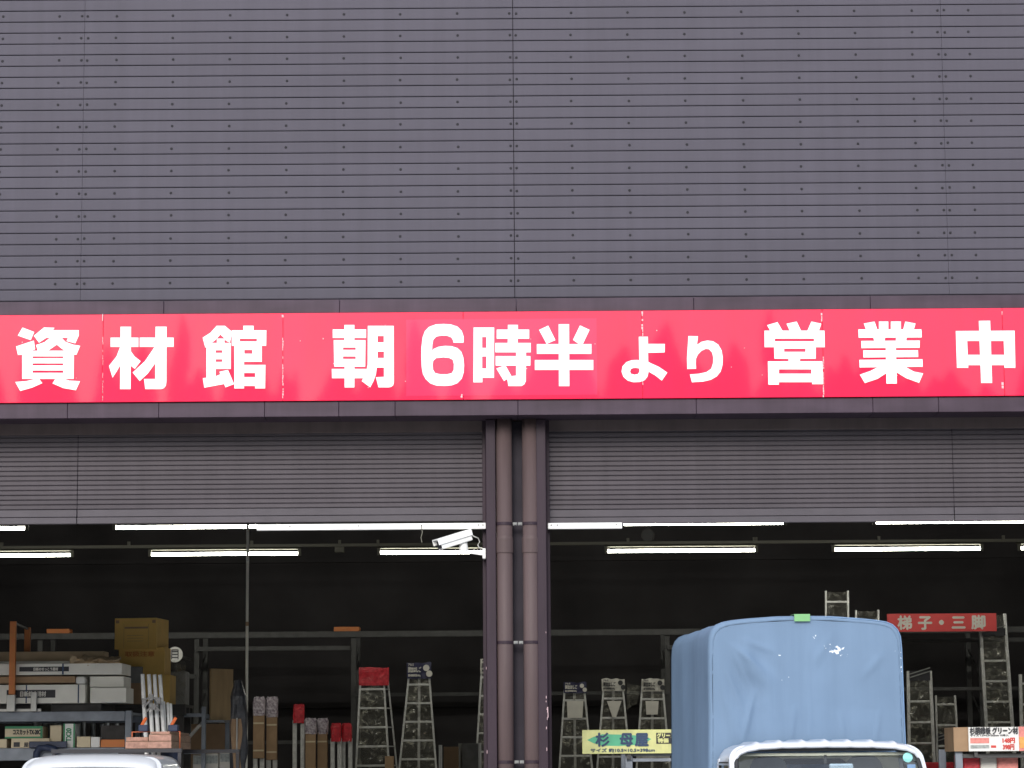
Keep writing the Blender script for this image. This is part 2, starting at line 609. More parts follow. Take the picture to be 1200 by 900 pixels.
# fascia band that carries the sign
YF = -0.34
zt, z1, z2, z3 = Z(349.5, YF), Z(365.5, YF), Z(468.5, YF), Z(486.5, YF)
fj = [X(p, YF, 356) for p in (192 - 414, 192 - 207, 192, 398, 605, 813, 1020, 1227, 1434)]
for a, b in zip(fj[:-1], fj[1:]):
    MB().box(a + 0.0012, b - 0.0012, YF, -0.004, z1 + 0.002, zt).build('fascia_trim', 'fascia', B, bevel=0.004)
fl = [X(p, YF, 478) for p in (-222, -15, 79, 186, 310, 397, 463, 607, 816, 1023, 1100, 1227, 1434)]
for a, b in zip(fl[:-1], fl[1:]):
    MB().box(a + 0.0012, b - 0.0012, YF, -0.004, z3, z2 - 0.002).build('fascia_trim', 'fascia', B, bevel=0.004)
MB().box(-13.8, 13.8, YF + 0.03, -0.006, z2 - 0.001, z1 + 0.001).build('fascia_core', 'web', B)
MB().box(-13.8, 13.8, 0.03, 0.12, z3 + 0.02, zb - pit - 0.01).build('wall', 'web', B)
# shell
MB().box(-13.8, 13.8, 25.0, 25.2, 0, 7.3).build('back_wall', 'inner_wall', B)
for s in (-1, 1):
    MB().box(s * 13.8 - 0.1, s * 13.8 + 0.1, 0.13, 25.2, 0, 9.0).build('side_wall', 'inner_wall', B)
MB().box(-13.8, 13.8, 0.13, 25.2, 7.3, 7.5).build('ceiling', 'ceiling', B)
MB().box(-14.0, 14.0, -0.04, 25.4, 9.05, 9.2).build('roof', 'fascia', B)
mb = MB()
for k in range(1, 6):
    mb.box(-13.6, 13.6, k * 4.6 - 0.1, k * 4.6 + 0.1, 6.75, 7.29)
mb.build('ceiling_beams', 'ceiling', B)
# middle column (H section) with its two downpipes
cL, cR = X(570, -0.12, 690), X(641, -0.12, 690)
fw = X(581.5, -0.12, 690) - cL
for a, b in ((cL, cL + fw), (cR - fw, cR)):
    MB().box(a, b, -0.12, 0.20, 0, z3 - 0.003).build('column_flange', 'column', B, bevel=0.006)
MB().box(cL + fw + 0.001, cR - fw - 0.001, 0.04, 0.10, 0, z3 - 0.004).build('column_web', 'web', B)
mb = MB()
for (px, py, w, h) in ((641.3, 817, 1.0, 3), (641.2, 822, .8, 2), (643, 832, 1.6, 7), (643.4, 838, 1.2, 6), (642.2, 831, 1.6, 1), (642.6, 842, .8, 3), (641.6, 853, 1, 3), (642, 878, .8, 4), (571, 783, .7, 3), (572, 881, .8, 4), (641, 741, .6, 2)):
    c_ = at(px - 1.2, py, -0.123)
    mb.box(c_.x - w * .0022, c_.x + w * .0022, -0.1228, -0.1204, c_.z - h * .0033, c_.z + h * .0033)
mb.build('chipped_paint', 'peel', B)
mb = MB()
for k in range(5):
    mb.box(-13.6, 13.6, 24.86, 24.99, 1.3 + k * 1.25, 1.38 + k * 1.25)
mb.build('wall_girts', 'inner_wall', B)
# outer jambs of the two openings
for s, cx in ((-1, -9.6), (1, 9.75)):
    MB().box(cx - 0.24, cx + 0.24, -0.10, 0.24, 0, z3 - 0.003).build('column', 'column', B, bevel=0.006)
    MB().box(min(cx, s * 13.8), max(cx, s * 13.8), 0.0, 0.12, 0, z3 - 0.002).build('wall', 'siding', B)
pr = 0.064
for px in (590.7, 620.8):
    x = X(px, -0.075, 560)
    x = x + (0.004 if px > 600 else 0)
    p = MB().tube([(x, -0.075, 0.15), (x, -0.075, z3 + 0.02)], pr, 24).build('downpipe', 'pipe', B, smooth=True)
    MB().tube([(x, -0.075, Z(648, -0.075)), (x, -0.075, Z(632, -0.075)), (x, -0.075, Z(628.5, -0.075))], [pr + 0.006, pr + 0.006, pr + 0.001], 24, caps=True).build('pipe_coupling', 'pipe', p, smooth=False)
    for py in (614, 753, 893, 1033):
        z = Z(py, -0.075)
        MB().tube([(x, -0.075, z - 0.012), (x, -0.075, z + 0.012)], pr + 0.004, 24).build('pipe_bracket', 'column', p)
        s = 1 if px < 600 else -1
        mb = MB().box(min(x + s * (pr + .001), x + s * (pr + 0.036)), max(x + s * (pr + .001), x + s * (pr + 0.036)), -0.083, -0.067, z - 0.012, z + 0.012)
        mb.tube([(x + s * (pr + 0.022), -0.083, z), (x + s * (pr + 0.022), -0.098, z)], 0.009, 6)
        mb.build('bracket_bolt', 'grey_box', p)
# roller shutters, half lowered
YS = 0.10


def shutter(xa, xb, pxj, pybot_px):
    zbot = Z(612.5, YS, pybot_px)
    zt_ = z3 + 0.05
    xj = X(pxj, YS, 560)
    first = None
    for (a, b) in ((xa, xj - 0.003), (xj + 0.003, xb)):
        m = MB()
        n = int((zt_ - zbot - 0.115) / 0.0388)
        prof = []
        for k in range(n + 1):
            z = zbot + 0.115 + k * 0.0388
            prof += [(0.0, z + 0.002), (-0.0045, z + 0.007), (-0.0045, z + 0.0325), (0.0, z + 0.0363), (0.007, z + 0.0372)]
        A = [m.bm.verts.new((a, YS + y, z)) for y, z in prof]
        C = [m.bm.verts.new((b, YS + y, z)) for y, z in prof]
        for i in range(len(prof) - 1):
            m.bm.faces.new((A[i], C[i], C[i + 1], A[i + 1]))
        o = m.build('roller_shutter', 'shutter', B)
        mm = MB().box(a, b, YS - 0.006, YS + 0.035, zbot + 0.055, zbot + 0.113)
        mm.box(a, b, YS - 0.012, YS + 0.045, zbot, zbot + 0.051)
        mm.build('bottom_bar', 'shutter_bar', o, bevel=0.004)
    MB().box(xa, xb, YS + 0.02, YS + 0.028, zbot + 0.05, zt_).build('shutter_backing', 'web', B)
    return zbot


ja, jb = -9.36, 9.51
zsL = shutter(ja, cL - 0.004, 91, 300)
zsR = shutter(cR + 0.004, jb, 1117, 900)
for x in (cL - 0.03, cR + 0.002):
    MB().box(x, x + 0.028, YS - 0.045, YS + 0.06, 0.005, z3 + 0.02).build('guide_rail', 'column', B, bevel=0.003)
for (a, b) in ((ja, cL - 0.005), (cR + 0.005, jb)):
    MB().box(a, b, YS - 0.028, YS - 0.016, Z(506.5, YS), z3 + 0.04).build('lintel_panel', 'lintel', B, bevel=0.003)
MB().box(-9.36, 9.51, 0.13, 0.55, z3 + 0.10, z3 + 0.75).build('shutter_box', 'web', B)

# ---------------------------------------------------------------- the red sign
YSG = YF - 0.022
S = thing('shop_sign', 'long glossy red signboard with white Japanese lettering above the shutters', 'sign', (0, YSG, z2))
sj = [X(p, YSG, 415) for p in (-90, 120.5, 331.5, 543, 752.5, 964.5, 1176, 1388)]
for a, b in zip(sj[:-1], sj[1:]):
    MB().box(a + 0.0012, b - 0.0012, 0, 0.05, 0.001, z1 - z2 - 0.001).build('sign_panel', 'sign_red', S, bevel=0.002)
p0, p1 = at(476, 464, YSG), at(699, 373, YSG)
MB().box(p0.x, p1.x, -0.0012, -0.0002, p0.z - z2, p1.z - z2).build('patch_sheet', 'sign_patch', S)
RC = lambda a, b, c, d: [(a, b), (c, b), (c, d), (a, d)]
GL = [
    (10, 370, [  # 資
        ([(148, 125), (272, 172), (235, 258), (98, 210)], []),
        ([(80, 325), (268, 262), (282, 355), (240, 369), (240, 380), (148, 380), (148, 412), (100, 415)], []),
        ([(268, 212), (375, 125), (485, 128), (468, 153), (742, 153), (742, 210), (705, 292), (612, 268), (628, 234), (400, 234), (322, 285)], []),
        ([(440, 232), (560, 232), (520, 300), (425, 365), (390, 374), (308, 370), (290, 310), (380, 280)], []),
        ([(560, 232), (600, 275), (680, 305), (757, 318), (718, 412), (690, 412), (640, 392), (580, 362), (505, 303), (480, 250)], []),
        ([(145, 370), (692, 370), (688, 668), (145, 668)], [RC(255, 430, 578, 449), RC(255, 504, 578, 525), RC(255, 579, 578, 603)]),
        ([(72, 700), (190, 690), (320, 660), (358, 712), (250, 760), (125, 795)], []),
        ([(500, 660), (590, 668), (640, 685), (755, 692), (712, 787), (580, 765), (465, 715)], [])]),
    (120, 370, [  # 材
        ([(192, 117), (303, 117), (298, 775), (187, 775)], []),
        (RC(87, 232, 380, 330), []),
        ([(190, 325), (205, 325), (205, 540), (190, 520), (150, 590), (108, 655), (70, 530), (150, 430)], []),
        ([(290, 360), (340, 430), (405, 480), (342, 562), (290, 520)], []),
        (RC(395, 232, 752, 330), []),
        ([(562, 117), (678, 117), (676, 700), (670, 740), (650, 765), (620, 775), (453, 775), (440, 668), (558, 668)], []),
        ([(555, 325), (600, 325), (600, 440), (560, 500), (480, 610), (395, 690), (320, 600), (450, 480)], [])]),
    (230, 370, [  # 館
        ([(68, 232), (150, 180), (215, 107), (303, 107), (380, 172), (355, 285), (310, 262), (298, 240), (255, 198), (210, 250), (165, 285), (165, 335), (95, 335)], []),
        (RC(218, 242, 298, 295), []),
        ([(108, 288), (365, 288), (365, 562), (205, 562), (205, 690), (108, 690)], [RC(205, 365, 275, 393), RC(205, 460, 275, 488)]),
        ([(70, 660), (205, 640), (270, 612), (300, 650), (300, 720), (85, 760)], []),
        ([(245, 592), (335, 572), (400, 722), (308, 757)], []),
        (RC(497, 107, 605, 175), []),
        ([(375, 155), (740, 155), (738, 318), (375, 318)], [RC(460, 244, 640, 273)]),
        ([(402, 300), (692, 300), (692, 487), (505, 487), (505, 520), (730, 520), (727, 768), (622, 768), (622, 742), (505, 742), (505, 768), (402, 768)],
         [RC(508, 362, 592, 402), RC(505, 605, 622, 648)])]),
    (380, 370, [  # 朝
        (RC(90, 145, 441, 235), []), (RC(213, 98, 318, 270), []),
        ([(100, 258), (435, 258), (432, 538), (105, 538)], [RC(198, 336, 332, 361), RC(198, 430, 332, 457)]),
        (RC(215, 530, 318, 757), []),
        ([(80, 562), (470, 562), (440, 660), (82, 660)], []),
        ([(460, 108), (733, 108), (735, 700), (728, 735), (705, 752), (680, 757), (572, 757), (545, 650), (630, 645), (630, 548), (555, 548), (545, 620), (520, 690), (485, 757), (395, 690), (440, 610), (458, 520)],
         [RC(563, 215, 628, 282), RC(563, 380, 630, 447)])]),
    (485, 370, [  # 6
        ([(525, 285), (525, 220), (505, 160), (460, 115), (390, 92), (310, 87), (230, 92), (160, 118), (115, 165), (92, 230), (80, 330), (78, 420), (82, 540), (95, 615), (125, 670), (175, 715), (240, 738), (320, 741), (400, 735), (460, 712), (505, 665), (525, 600), (530, 520), (522, 440), (500, 380), (460, 342), (400, 322), (330, 318), (260, 328), (210, 350), (192, 368), (195, 310), (205, 255), (235, 222), (290, 210), (350, 212), (395, 230), (412, 258), (418, 285)],
         [[(310, 440), (370, 445), (410, 465), (422, 510), (420, 570), (400, 605), (350, 618), (280, 618), (225, 605), (203, 570), (198, 520), (205, 475), (235, 448)]])]),
    (540, 370, [  # 時
        ([(135, 125), (352, 125), (350, 655), (228, 655), (228, 703), (133, 703)], [RC(225, 225, 270, 340), RC(225, 430, 270, 557)]),
        ([(497, 97), (603, 97), (600, 300), (495, 300)], []),
        (RC(379, 147, 721, 243), []), (RC(365, 288, 738, 387), []), (RC(368, 427, 734, 527), []),
        ([(583, 380), (688, 380), (686, 690), (670, 725), (640, 743), (502, 743), (485, 645), (583, 632)], []),
        ([(375, 558), (470, 522), (535, 640), (455, 690)], [])]),
    (610, 370, [  # 半
        ([(195, 150), (292, 105), (368, 258), (275, 298)], []), ([(627, 103), (728, 150), (655, 303), (620, 303), (553, 255)], []),
        ([(402, 90), (512, 90), (515, 743), (405, 743)], []), (RC(172, 300, 747, 403), []), (RC(151, 468, 767, 573), [])]),
    (710, 370, [  # よ
        ([(347, 222), (443, 222), (446, 485), (470, 500), (560, 540), (648, 600), (590, 685), (520, 630), (450, 590), (448, 605), (438, 645), (410, 680), (355, 700), (290, 702), (230, 685), (185, 645), (165, 590), (175, 535), (215, 490), (270, 470), (330, 467), (352, 470)],
         [[(315, 550), (350, 556), (356, 585), (340, 615), (300, 622), (265, 612), (255, 590), (265, 562), (290, 552)]]),
        ([(440, 298), (622, 298), (620, 388), (440, 392)], [])]),
    (780, 370, [  # り
        ([(240, 215), (342, 217), (330, 308), (380, 275), (440, 262), (500, 270), (555, 305), (590, 365), (603, 440), (600, 520), (580, 590), (540, 640), (480, 675), (400, 695), (278, 703), (255, 620), (350, 612), (430, 595), (480, 560), (500, 500), (502, 440), (490, 390), (460, 355), (425, 350), (380, 370), (340, 410), (320, 455), (318, 500), (322, 560), (228, 563), (225, 450)], [])]),
    (885, 365, [  # 営
        ([(125, 145), (235, 113), (290, 208), (160, 208)], []), ([(330, 130), (437, 107), (485, 208), (365, 208)], []), ([(592, 107), (697, 130), (670, 208), (548, 208)], []),
        ([(97, 203), (730, 203), (733, 378), (98, 378)], [RC(207, 287, 620, 316)]),
        ([(198, 370), (638, 370), (638, 500), (202, 500)], [RC(305, 393, 530, 427)]),
        ([(350, 490), (478, 490), (465, 540), (352, 540)], []),
        ([(133, 527), (708, 527), (712, 768), (600, 768), (600, 747), (250, 747), (250, 773), (138, 773)], [RC(250, 612, 592, 657)])]),
    (995, 365, [  # 業
        ([(155, 128), (268, 107), (300, 198), (180, 198)], []), (RC(314, 107, 413, 198), []), (RC(440, 107, 546, 198), []), ([(592, 107), (700, 128), (680, 198), (568, 198)], []),
        ([(97, 190), (762, 190), (765, 275), (100, 278)], []),
        ([(250, 265), (380, 265), (375, 320), (268, 320)], []), ([(495, 265), (608, 265), (600, 320), (492, 320)], []),
        ([(128, 312), (745, 308), (742, 385), (130, 388)], []), ([(385, 315), (490, 315), (503, 762), (393, 762)], []),
        ([(148, 412), (725, 410), (728, 482), (150, 487)], []), ([(108, 512), (772, 505), (775, 585), (110, 592)], []),
        ([(300, 590), (400, 575), (395, 650), (300, 712), (165, 757), (112, 668), (220, 630)], []),
        ([(490, 575), (590, 585), (680, 635), (780, 655), (737, 755), (600, 705), (495, 640)], [])]),
    (1100, 365, [  # 中
        ([(180, 207), (800, 203), (808, 595), (692, 595), (690, 567), (310, 567), (312, 595), (192, 595)],
         [[(300, 312), (430, 312), (436, 458), (305, 458)], [(550, 312), (685, 312), (690, 458), (553, 458)]]),
        ([(423, 100), (542, 98), (563, 755), (447, 755)], [])]),
]
for (ox, oy, polys) in GL:
    mb = MB()
    for k, (outer, holes) in enumerate(polys):
        th = 0.0026 + 0.0005 * k

        def place(u, v, d, ox=ox, oy=oy, th=th):
            w = at(ox + u / 9.0, oy + v / 9.0, YSG)
            return Vector((w.x, -0.0013 - d, w.z - z2))
        mb.poly(outer, holes, place, th)
    mb.build('character', 'sign_white', S)
for (px, ya, yb, w) in ((331.5, 369, 372, 2), (331.5, 396, 452, 1.1), (331.5, 452, 470, 1.4), (752.6, 365, 386, 1.5), (753, 386, 394, 1), (753.2, 446, 452, 1.2), (120.5, 368, 376, 1), (120.5, 395, 470, 0.6),
                        (963, 367, 377, 1.6), (965, 415, 466, 1.2), (1175, 448, 456, 2.2), (1174, 365, 369, 1.2), (541, 462, 466, 2)):
    mb = MB()
    n = max(2, int((yb - ya) / 3))
    for i in range(n):
        if random.random() < 0.18 and n > 3:
            continue
        a = at(px + random.uniform(-.3, .3), ya + (yb - ya) * i / n, YSG)
        c = at(px, ya + (yb - ya) * (i + random.uniform(.7, 1.0)) / n, YSG)
        hw = w * 0.0034 * random.uniform(.5, 1.2)
        mb.box(a.x - hw, a.x + hw, -0.0035, -0.0003, c.z - z2, a.z - z2)
    mb.build('peeling_edge', 'peel', S)
mb = MB()
for k in range(34):
    a = at(random.uniform(0, 1200), random.choice((395, 436, 402, 440)) + random.gauss(0, 9), YSG)
    hw = random.uniform(.0018, .0042)
    mb.box(a.x - hw, a.x + hw, -0.0036, -0.0004, a.z - z2 - hw, a.z - z2 + hw * random.uniform(.6, 2))
mb.build('paint_specks', 'peel', S)

# ---------------------------------------------------------------- security camera on the column
cp = at(569.5, 648, -0.02)
C = thing('security_camera', 'white box security camera on a wall arm at the column', 'camera', cp)
s = (21 + -0.1) / F
q = lambda px, py, y=0.0: Vector(((px - 569.5) * s, y, -(py - 648) * s))
MB().box(q(565.5, 0).x, q(569.3, 0).x, -0.045, 0.045, q(0, 655).z, q(0, 643).z).build('wall_plate', 'white_paint', C, bevel=0.004)
mb = MB()
mb.poly([(q(544, 0).x, q(0, 645.5).z), (q(566, 0).x, q(0, 646.0).z), (q(566, 0).x, q(0, 651).z), (q(552, 0).x, q(0, 648.8).z)], [], lambda u, v, d: Vector((u, 0.016 - d, v)), 0.032)
mb.build('arm', 'white_paint', C, bevel=0.003)
MB().tube([q(543.5, 646.2), q(543, 641), q(543.5, 634)], [0.036, 0.036, 0.026], 16).build('swivel', 'white_paint', C, smooth=False)
a, b = q(512.6, 639.5, -0.10), q(550.0, 626.5, 0.02)
ax = (b - a).normalized()
hb = MB()
up = Vector((0, 0, 1))
upn = (up - ax * ax.z).normalized()
sd_ = ax.cross(upn)


def hpt(t, u, v):
    return a + (b - a) * t + upn * u + sd_ * v


def hbox(m, t0, t1, u0, u1, v0, v1, du=0.0):
    vs = [m.bm.verts.new(hpt(t, u + (du if t == t0 else 0), v)) for t in (t0, t1) for u in (u0, u1) for v in (v0, v1)]
    for f in ((0, 1, 3, 2), (4, 6, 7, 5), (0, 4, 5, 1), (2, 3, 7, 6), (0, 2, 6, 4), (1, 5, 7, 3)):
        m.bm.faces.new([vs[i] for i in f])


hbox(hb, 0.06, 1.0, -0.044, 0.034, -0.045, 0.045)
hb.build('housing', 'white_paint', C, bevel=0.008)
m2 = MB()
hbox(m2, -0.03, 1.02, 0.037, 0.046, -0.054, 0.054)
hbox(m2, -0.03, 1.02, -0.004, 0.040, -0.056, -0.051)
hbox(m2, -0.03, 1.02, -0.004, 0.040, 0.051, 0.056)
m2.build('sun_shield', 'white_paint', C, bevel=0.002)
m3 = MB()
hbox(m3, 0.052, 0.059, -0.034, 0.026, -0.036, 0.036)
m3.build('lens_window', 'label_black', C)
m4 = MB()
m4.tube([hpt(1.0, -0.01, 0), hpt(1.06, -0.005, 0), q(556, 628.5, 0.02), q(560.5, 630, 0.03), q(562, 634.5, 0.03), q(560, 638, 0.03), q(561, 641, 0.02), q(566, 643.5, 0)], 0.006, 8)
m4.build('cable', 'galv', C, smooth=True)

# ================================================================ INTERIOR: lamps
YFR, YRR = 15.0, 19.1
zfr, zrr = Z(617, YFR, 300), Z(648.5, YRR, 300)
zrr2 = Z(637, YRR, 600)
# rail that carries the rear row
Rl = thing('lighting_rail', 'thin pale conduit rail running across the dark ceiling behind lamps', 'rail', (0, YRR, zrr2))
MB().box(-9.4, 9.4, -0.025, 0.025, -0.028, 0.016).build('rail', 'fixture', Rl)
mb = MB()
for px in (2, 151, 295, 398, 443, 540, 643, 736, 884, 886, 1030, 1176):
    x = X(px, YRR, 637)
    mb.box(x - 0.02, x + 0.02, -0.03, 0.03, 0.018, 0.07)
for px in range(-60, 1300, 148):
    x = X(px, YRR, 637)
    MB().box(x - 0.0015, x + 0.0015, 0.0, 0.003, 0.018, 7.29 - zrr2).build('hanger', 'web', Rl)
mb.build('rail_clip', 'fixture', Rl)
MB().box(X(392, YRR), X(403.5, YRR), -0.06, 0.06, -0.115, -0.030).build('junction_box', 'fixture', Rl, bevel=0.01)


def lamp(label, px0, px1, Y, zt_, group, body):
    x0, x1 = X(px0, Y, 630), X(px1, Y, 630)
    t = thing('ceiling_lamp', label, 'lamp', ((x0 + x1) / 2, Y, zt_), 0, group)
    h = (x1 - x0) / 2
    bm_ = MB()
    bm_.box(-h - 0.05, h + 0.05, -0.036, 0.10, 0.062, body)
    bm_.build('lamp_body', 'lamp_body', t, bevel=0.01)
    for sx in (-1, 1):
        MB().box(sx * (h + 0.025) - 0.025, sx * (h + 0.025) + 0.025, -0.03, 0.03, -0.035, 0.074).build('lamp_holder', 'fixture', t, bevel=0.005)
    MB().tube([(-h + 0.0, 0, 0), (h - 0.0, 0, 0)], 0.023, 12).build('lamp_tube', 'tube', t, smooth=False)
    return t


rear = [('lit fluorescent batten lamp under the rail, cut by the left edge', -92, 83),
        ('lit fluorescent batten lamp under the rail crossed by the thin upright pole', 178, 349),
        ('lit fluorescent batten lamp under the rail directly behind the security camera', 446, 620),
        ('lit fluorescent batten lamp under the rail, first right of the column', 712, 884),
        ('lit fluorescent batten lamp under the rail, above the red ladder board', 978, 1148),
        ('lit fluorescent batten lamp under the rail, cut by the right edge', 1196, 1370)]
for l, a, b in rear:
    cz = zrr
    lamp(l, a, b, YRR, zrr2 - 0.125, 'rear row of fluorescent lamps', 0.094)
front = [('lit fluorescent lamp tight under the shutter edge, cut by the left edge', -160, 29),
         ('lit fluorescent lamp tight under the shutter edge, above the stacked brown cartons', 136, 324),
         ('lit fluorescent lamp tight under the shutter edge, above the canvas truck', 731, 918),
         ('lit fluorescent lamp tight under the shutter edge, cut by the right edge', 1027, 1215)]
for l, a, b in front:
    lamp(l, a, b, YFR, zfr, 'front row of fluorescent lamps', 0.16)
Fr = thing('lamp_rail', 'steel channel rail carrying the front row of fluorescent lamps', 'rail', (0, YFR, zfr + 0.22))
MB().box(-9.2, 9.2, -0.03, 0.03, -0.05, 0.0).build('channel', 'fixture', Fr)
for k in range(-6, 7):
    MB().box(k * 1.5 - 0.006, k * 1.5 + 0.006, -0.006, 0.006, 0.001, 7.29 - zfr - 0.22).build('hanger', 'web', Fr)
# white trunking just inside the openings
YT = -0.01
for lab, pa, pb, scr in (('white cable trunking below the left shutter edge, ending at the column', 301, 569.4, (494, 561, 566, 420, 340)),
                         ('short white cable trunking below the right shutter edge, starting at the column', 642, 729, (646, 653, 722))):
    a, b = at(pa, 618.2 if pa < 600 else 616.6, YT), at(pb, 616.4 if pa < 600 else 616, YT)
    T = thing('cable_trunking', lab, 'trunking', (a.x, YT, b.z), 0, 'white trunking below the shutters')
    MB().box(0, b.x - a.x, -0.02, 0.03, -0.024, 0.024).build('channel', 'white_paint', T, bevel=0.004)
    mb = MB()
    for px in scr:
        x = X(px, YT, 616) - a.x
        mb.tube([(x, -0.02, 0.006), (x, -0.024, 0.006)], 0.005, 8)
    mb.build('screw_head', 'screw', T)
    if pa < 600:
        x = X(494, YT, 620) - a.x
        MB().tube([(x, -0.026, 0.0), (x + 0.008, -0.03, -0.05), (x - 0.004, -0.026, -0.09), (x + 0.004, -0.026, -0.13)], 0.0035, 6).build('string', 'fixture', T)
# dim round speaker near ceiling beyond the right opening
p = at(759, 627, 17.5)
Sp = thing('ceiling_speaker', 'small dark round speaker hanging under the ceiling right of the column', 'speaker', p)
MB().tube([(0, 0, 0), (0, 0.06, 0)], [0.085, 0.06], 20).build('speaker_body', 'rubber', Sp)
MB().tube([(.09 * math.cos(k * .2618), -0.01, .09 * math.sin(k * .2618)) for k in range(24)], .007, 6, closed=True).build('rim', 'dark_box', Sp)
MB().tube([(0, 0.02, 0.09), (0, 0.02, 7.29 - p.z)], 0.012, 8).build('hanger', 'dark_box', Sp)


# ================================================================ the pale racks at the back
YB = 22.0
RK = thing('storage_rack', 'long dark grey steel rack against the back wall', 'rack', (0, YB, 0))
zt_ = Z(739, YB)
kpx = YB + 21
bt = 7.0 * kpx / F
zt = Z(738.5, YB)
for k in range(-1, 8):
    x = X(47 + 183.7 * k, YB)
    for yy in (0.0, 1.2):
        MB().box(x - 0.042, x + 0.042, yy, yy + 0.07, 0.006, zt - 0.002).build('post', 'rack', RK, bevel=0.006)
    mb = MB()
    for j in range(5):
        z0 = 0.3 + j * 0.65
        mb.bar((x, 0.08, z0), (x, 1.19, z0 + 0.5), 0.02, 0.03)
    mb.build('brace', 'rack', RK)
xA, xB_ = X(47 - 183.7, YB), X(47 + 183.7 * 7, YB)
for yy in (-0.052,):
    MB().box(xA, xB_, yy, yy + 0.05, zt - bt, zt).build('beam', 'rack', RK, bevel=0.005)


def rbeam(pa, pb, py, th=0.07, yy=-0.052):
    MB().box(X(pa, YB), X(pb, YB), yy, yy + 0.05, Z(py, YB) - th / 2, Z(py, YB) + th / 2).build('beam', 'rack', RK, bevel=0.004)


rbeam(231, 411, 758)
rbeam(415, 598, 813, 0.055)
rbeam(600, 782, 813, 0.055)
rbeam(782, 966, 760)
rbeam(967, 1150, 754)
rbeam(1151, 1330, 754)
rbeam(967, 1150, 811, 0.055)
rbeam(1151, 1330, 811, 0.055)
rbeam(47, 230, 790)
rbeam(231, 414, 868, 0.055)
for (px0, px1, label) in ((54, 81, 'small orange block on the back rack, left of the brown cartons'), (391, 421, 'small orange block on the back rack above its post')):
    a, b = at(px0, 740, YB), at(px1, 733.5, YB)
    o = MB().box(-(b.x - a.x) / 2, (b.x - a.x) / 2, -0.05, 0.25, 0, 0.075).build('orange_block', 'rust_orange', None, bevel=0.006, loc=((a.x + b.x) / 2, YB + 0.1, zt + 0.001))
    tag(o, label, 'block', 'orange blocks on the back rack')


# ================================================================ ladders
def crinkle(m, fx0, fx1, z0, z1, yfn, amp, nu, nv, seed):
    def fn(u, v):
        z = z0 + (z1 - z0) * v
        xa, xb = fx0(z), fx1(z)
        n = noise.noise(Vector((u * 5.3 + seed, v * (z1 - z0) * 7.1, seed * 1.7)))
        n2 = noise.noise(Vector((u * 13.0 + seed * 3, v * (z1 - z0) * 17.0, seed)))
        edge = min(1, min(u, 1 - u) * 5)
        return Vector((xa + (xb - xa) * u, yfn(z) - 0.03 + (amp * n + amp * .6 * n2) * edge, z))
    m.grid(fn, nu, nv)


SEED = [0]


